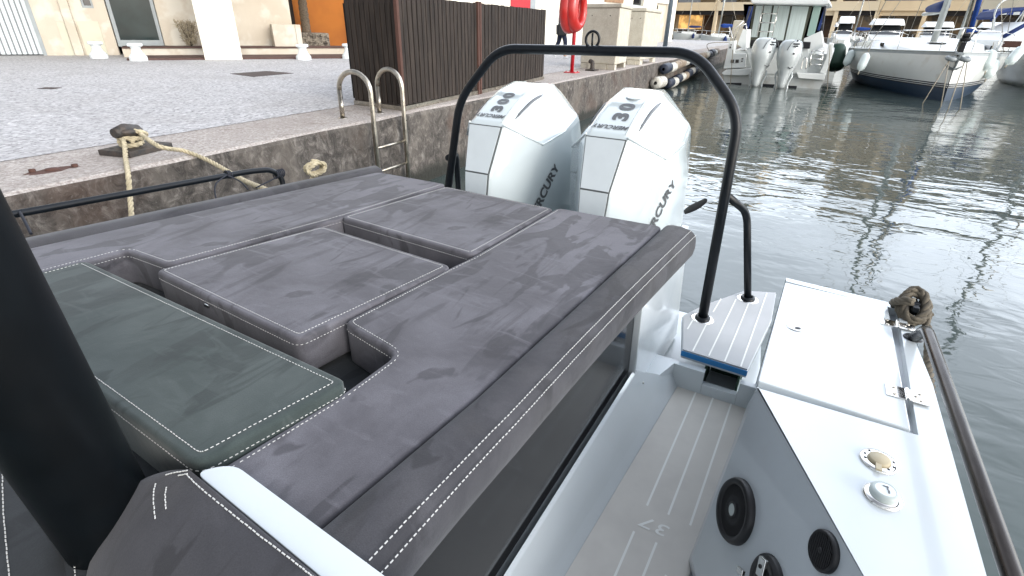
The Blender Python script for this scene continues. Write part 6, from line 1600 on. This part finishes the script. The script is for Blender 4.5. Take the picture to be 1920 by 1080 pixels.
def block(u0, u1, floors, label, wall_m, bay, seed, awn=None, balc=True):
    r_ = random.Random(seed); t_ = thing('arcade_building', A0_+bd*(u0+u1)/2, label, 'building'); top = zf1+FH*floors
    nb = max(2, int((u1-u0)/bay)); bw_ = (u1-u0)/nb
    bpart('wall', [(u0, u1, QZ, top, ), ], wall_m, t_, -3.0, -14)          # body set back behind the arcade
    pr = [(u0+i*bw_-.3 if i else u0, u0+i*bw_+.3, QZ, zf1) for i in range(nb+1)]
    pr = [(a, min(b_, u1), c_, d_) for a, b_, c_, d_ in pr]; bpart('arcade_pillar', pr, wall_m, t_, 0, -.6)
    bands = []
    for f in range(floors):
        zb_ = zf1+FH*f; bands.append((u0, u1, zb_, zb_+(1.5 if balc else .9)))
    bpart('balcony_wall', bands, wall_m, t_, .15, -.25); bpart('floor_slab', [(u0, u1, zf1+FH*f-.0, zf1+FH*f+.25) for f in range(floors)], wall_m, t_, -.251, -3.0)
    bpart('roof', [(u0-.2, u1+.2, top, top+.5)], wall_m, t_, .3, -14.2)
    piers = []
    for i in range(nb+1): piers.append((max(u0, u0+i*bw_-.45), min(u1, u0+i*bw_+.45), zf1, top))
    bpart('pier', piers, wall_m, t_, .05, -3.0)
    sh = []; gl_ = []
    for i in range(nb):
        a = u0+i*bw_+.46; b_ = u0+(i+1)*bw_-.46
        shop = [(a-.1, b_+.1, QZ, zf1-.3)]
        o = bpart('shop_front', [(a, b_, QZ+.05, zf1-.75)], 'far_glass' if r_.random() < .7 else 'far_dark', t_, -2.7, -2.9)
        bpart('lintel', [(a-.1, b_+.1, zf1-.75, zf1-.002)], 'awning_dark' if r_.random() < .7 else wall_m, t_, -.3, -.6)
        for k in range(1, 3): bpart('mullion', [(a+(b_-a)*k/3-.06, a+(b_-a)*k/3+.06, QZ, zf1-.76)], 'far_grey' if k == 1 else 'plaster_light', o, -2.6, -2.69)
        for f in range(floors):
            z0 = zf1+FH*f+.3
            if r_.random() < .55: bpart('shutter', [(a+.2, a+(b_-a)*r_.choice((.45, .6, .95)), z0, z0+2.6)], 'far_grey', t_, -.30, -.45)
            else: bpart('window', [(a+.3, b_-.3, z0, z0+2.4)], 'far_dark', t_, -.45, -.55)
            if r_.random() < .3: bpart('awning', [(a+.1, b_-.1, z0+2.0, z0+2.25)], awn or 'far_wall2', t_, .5, -1.0)
    return t_
u_1 = bpx(1340, 40)[0]; u_2 = bpx(1400, 40)[0]; u_3 = bpx(1646, 20)[0]; u_4 = bpx(1836, 20)[0]
block(-28, u_1-.05, 7, 'ochre arcaded building with golden reflection in its shop window, leftmost across the harbour', 'plaster_warm', 7.5, 3)
block(u_1, u_2+9, 7, 'ochre building with dark gateway behind the cabin boat', 'far_wall', 6.5, 4)
block(u_2+9.05, u_3, 6, 'cream arcaded building with dark awnings right of the cabin boat', 'far_wall', 8, 6)
block(u_3+.05, u_4, 7, 'ochre arcaded building behind the middle sailboat', 'plaster_warm', 8.5, 8)
block(u_4+.05, u_4+46, 6, 'pale building with blue striped awning at the right edge', 'far_wall2', 9, 10, awn='awning_blue')
# golden reflection in a shop window, painted as a glowing pane
bpart_rect = [bpx(1268, 55)[0], bpx(1312, 55)[0]]
mg = bpy.data.materials.new('golden_reflection'); mg.use_nodes = True; nb_ = mg.node_tree.nodes['Principled BSDF']; nb_.inputs['Base Color'].default_value = (.6, .35, .12, 1)
tcg = mg.node_tree.nodes.new('ShaderNodeTexNoise'); tcg.inputs['Scale'].default_value = .9; tcg.inputs['Detail'].default_value = 5; tc2 = mg.node_tree.nodes.new('ShaderNodeTexCoord'); mg.node_tree.links.new(tc2.outputs['Object'], tcg.inputs[0])
rg = mg.node_tree.nodes.new('ShaderNodeValToRGB'); rg.color_ramp.elements[0].position = .42; rg.color_ramp.elements[1].position = .6; rg.color_ramp.elements[0].color = (.12, .05, .01, 1); rg.color_ramp.elements[1].color = (1, .55, .16, 1)
mg.node_tree.links.new(tcg.outputs['Fac'], rg.inputs[0]); mg.node_tree.links.new(rg.outputs[0], nb_.inputs['Emission Color']); nb_.inputs['Emission Strength'].default_value = .55
mb = MB(); bb(mb, bpart_rect[0], bpart_rect[1], QZ+1.0, zf1-.8, -.8, -.9); lw_ = build('reflection_pane', mb, mg); tag(lw_, 'golden reflection in the shop window under the leftmost arcade', 'window')
lw_.parent = None
# awning with blue stripes
ua, ub = bpx(1838, 30)[0], bpx(1880, 30)[0]; za, zb2 = bpx(1850, 18)[1], bpx(1850, 28)[1]
mb = MB(); n_ = 14
for i in range(n_): bb(mb, ua+(ub+8-ua)*i/n_, ua+(ub+8-ua)*(i+1)/n_, min(za, zb2), max(za, zb2), 1.2, .9, i % 2)
aw = build('awning', mb, ['awning_blue', 'white_paint']); tag(aw, 'blue and white striped awning on the pale building at the right', 'awning')
# railing of the far quay
mb = MB(); f0_u = -20
for k in range(24): p = A0_+bd*(f0_u+k*1.2)+bn*8.6; mb.tube([V3((p.x, p.y, QZ)), V3((p.x, p.y, QZ+1.0))], .03, 5)
for z in (.5, 1.0): mb.tube([V3(((A0_+bd*f0_u+bn*8.6).x, (A0_+bd*f0_u+bn*8.6).y, QZ+z)), V3(((A0_+bd*(f0_u+27.6)+bn*8.6).x, (A0_+bd*(f0_u+27.6)+bn*8.6).y, QZ+z))], .03, 5)
tag(build('railing', mb, 'white_metal'), 'white railing along the far quay at the left', 'railing')
# service pillar beside the cabin boat
mb = MB(); p = at(1378, 88, z=QZ); 
sp_ = thing('service_pillar', p, 'cream service pillar on the quay left of the cabin boat', 'pillar'); zt4 = px_z(1378, 38, p); mb.prism([(p.x-.2, p.y-.35), (p.x+.2, p.y-.35), (p.x+.2, p.y+.35), (p.x-.2, p.y+.35)], QZ, zt4); build('body', mb, 'concrete_cab', sp_, bevel=.08)
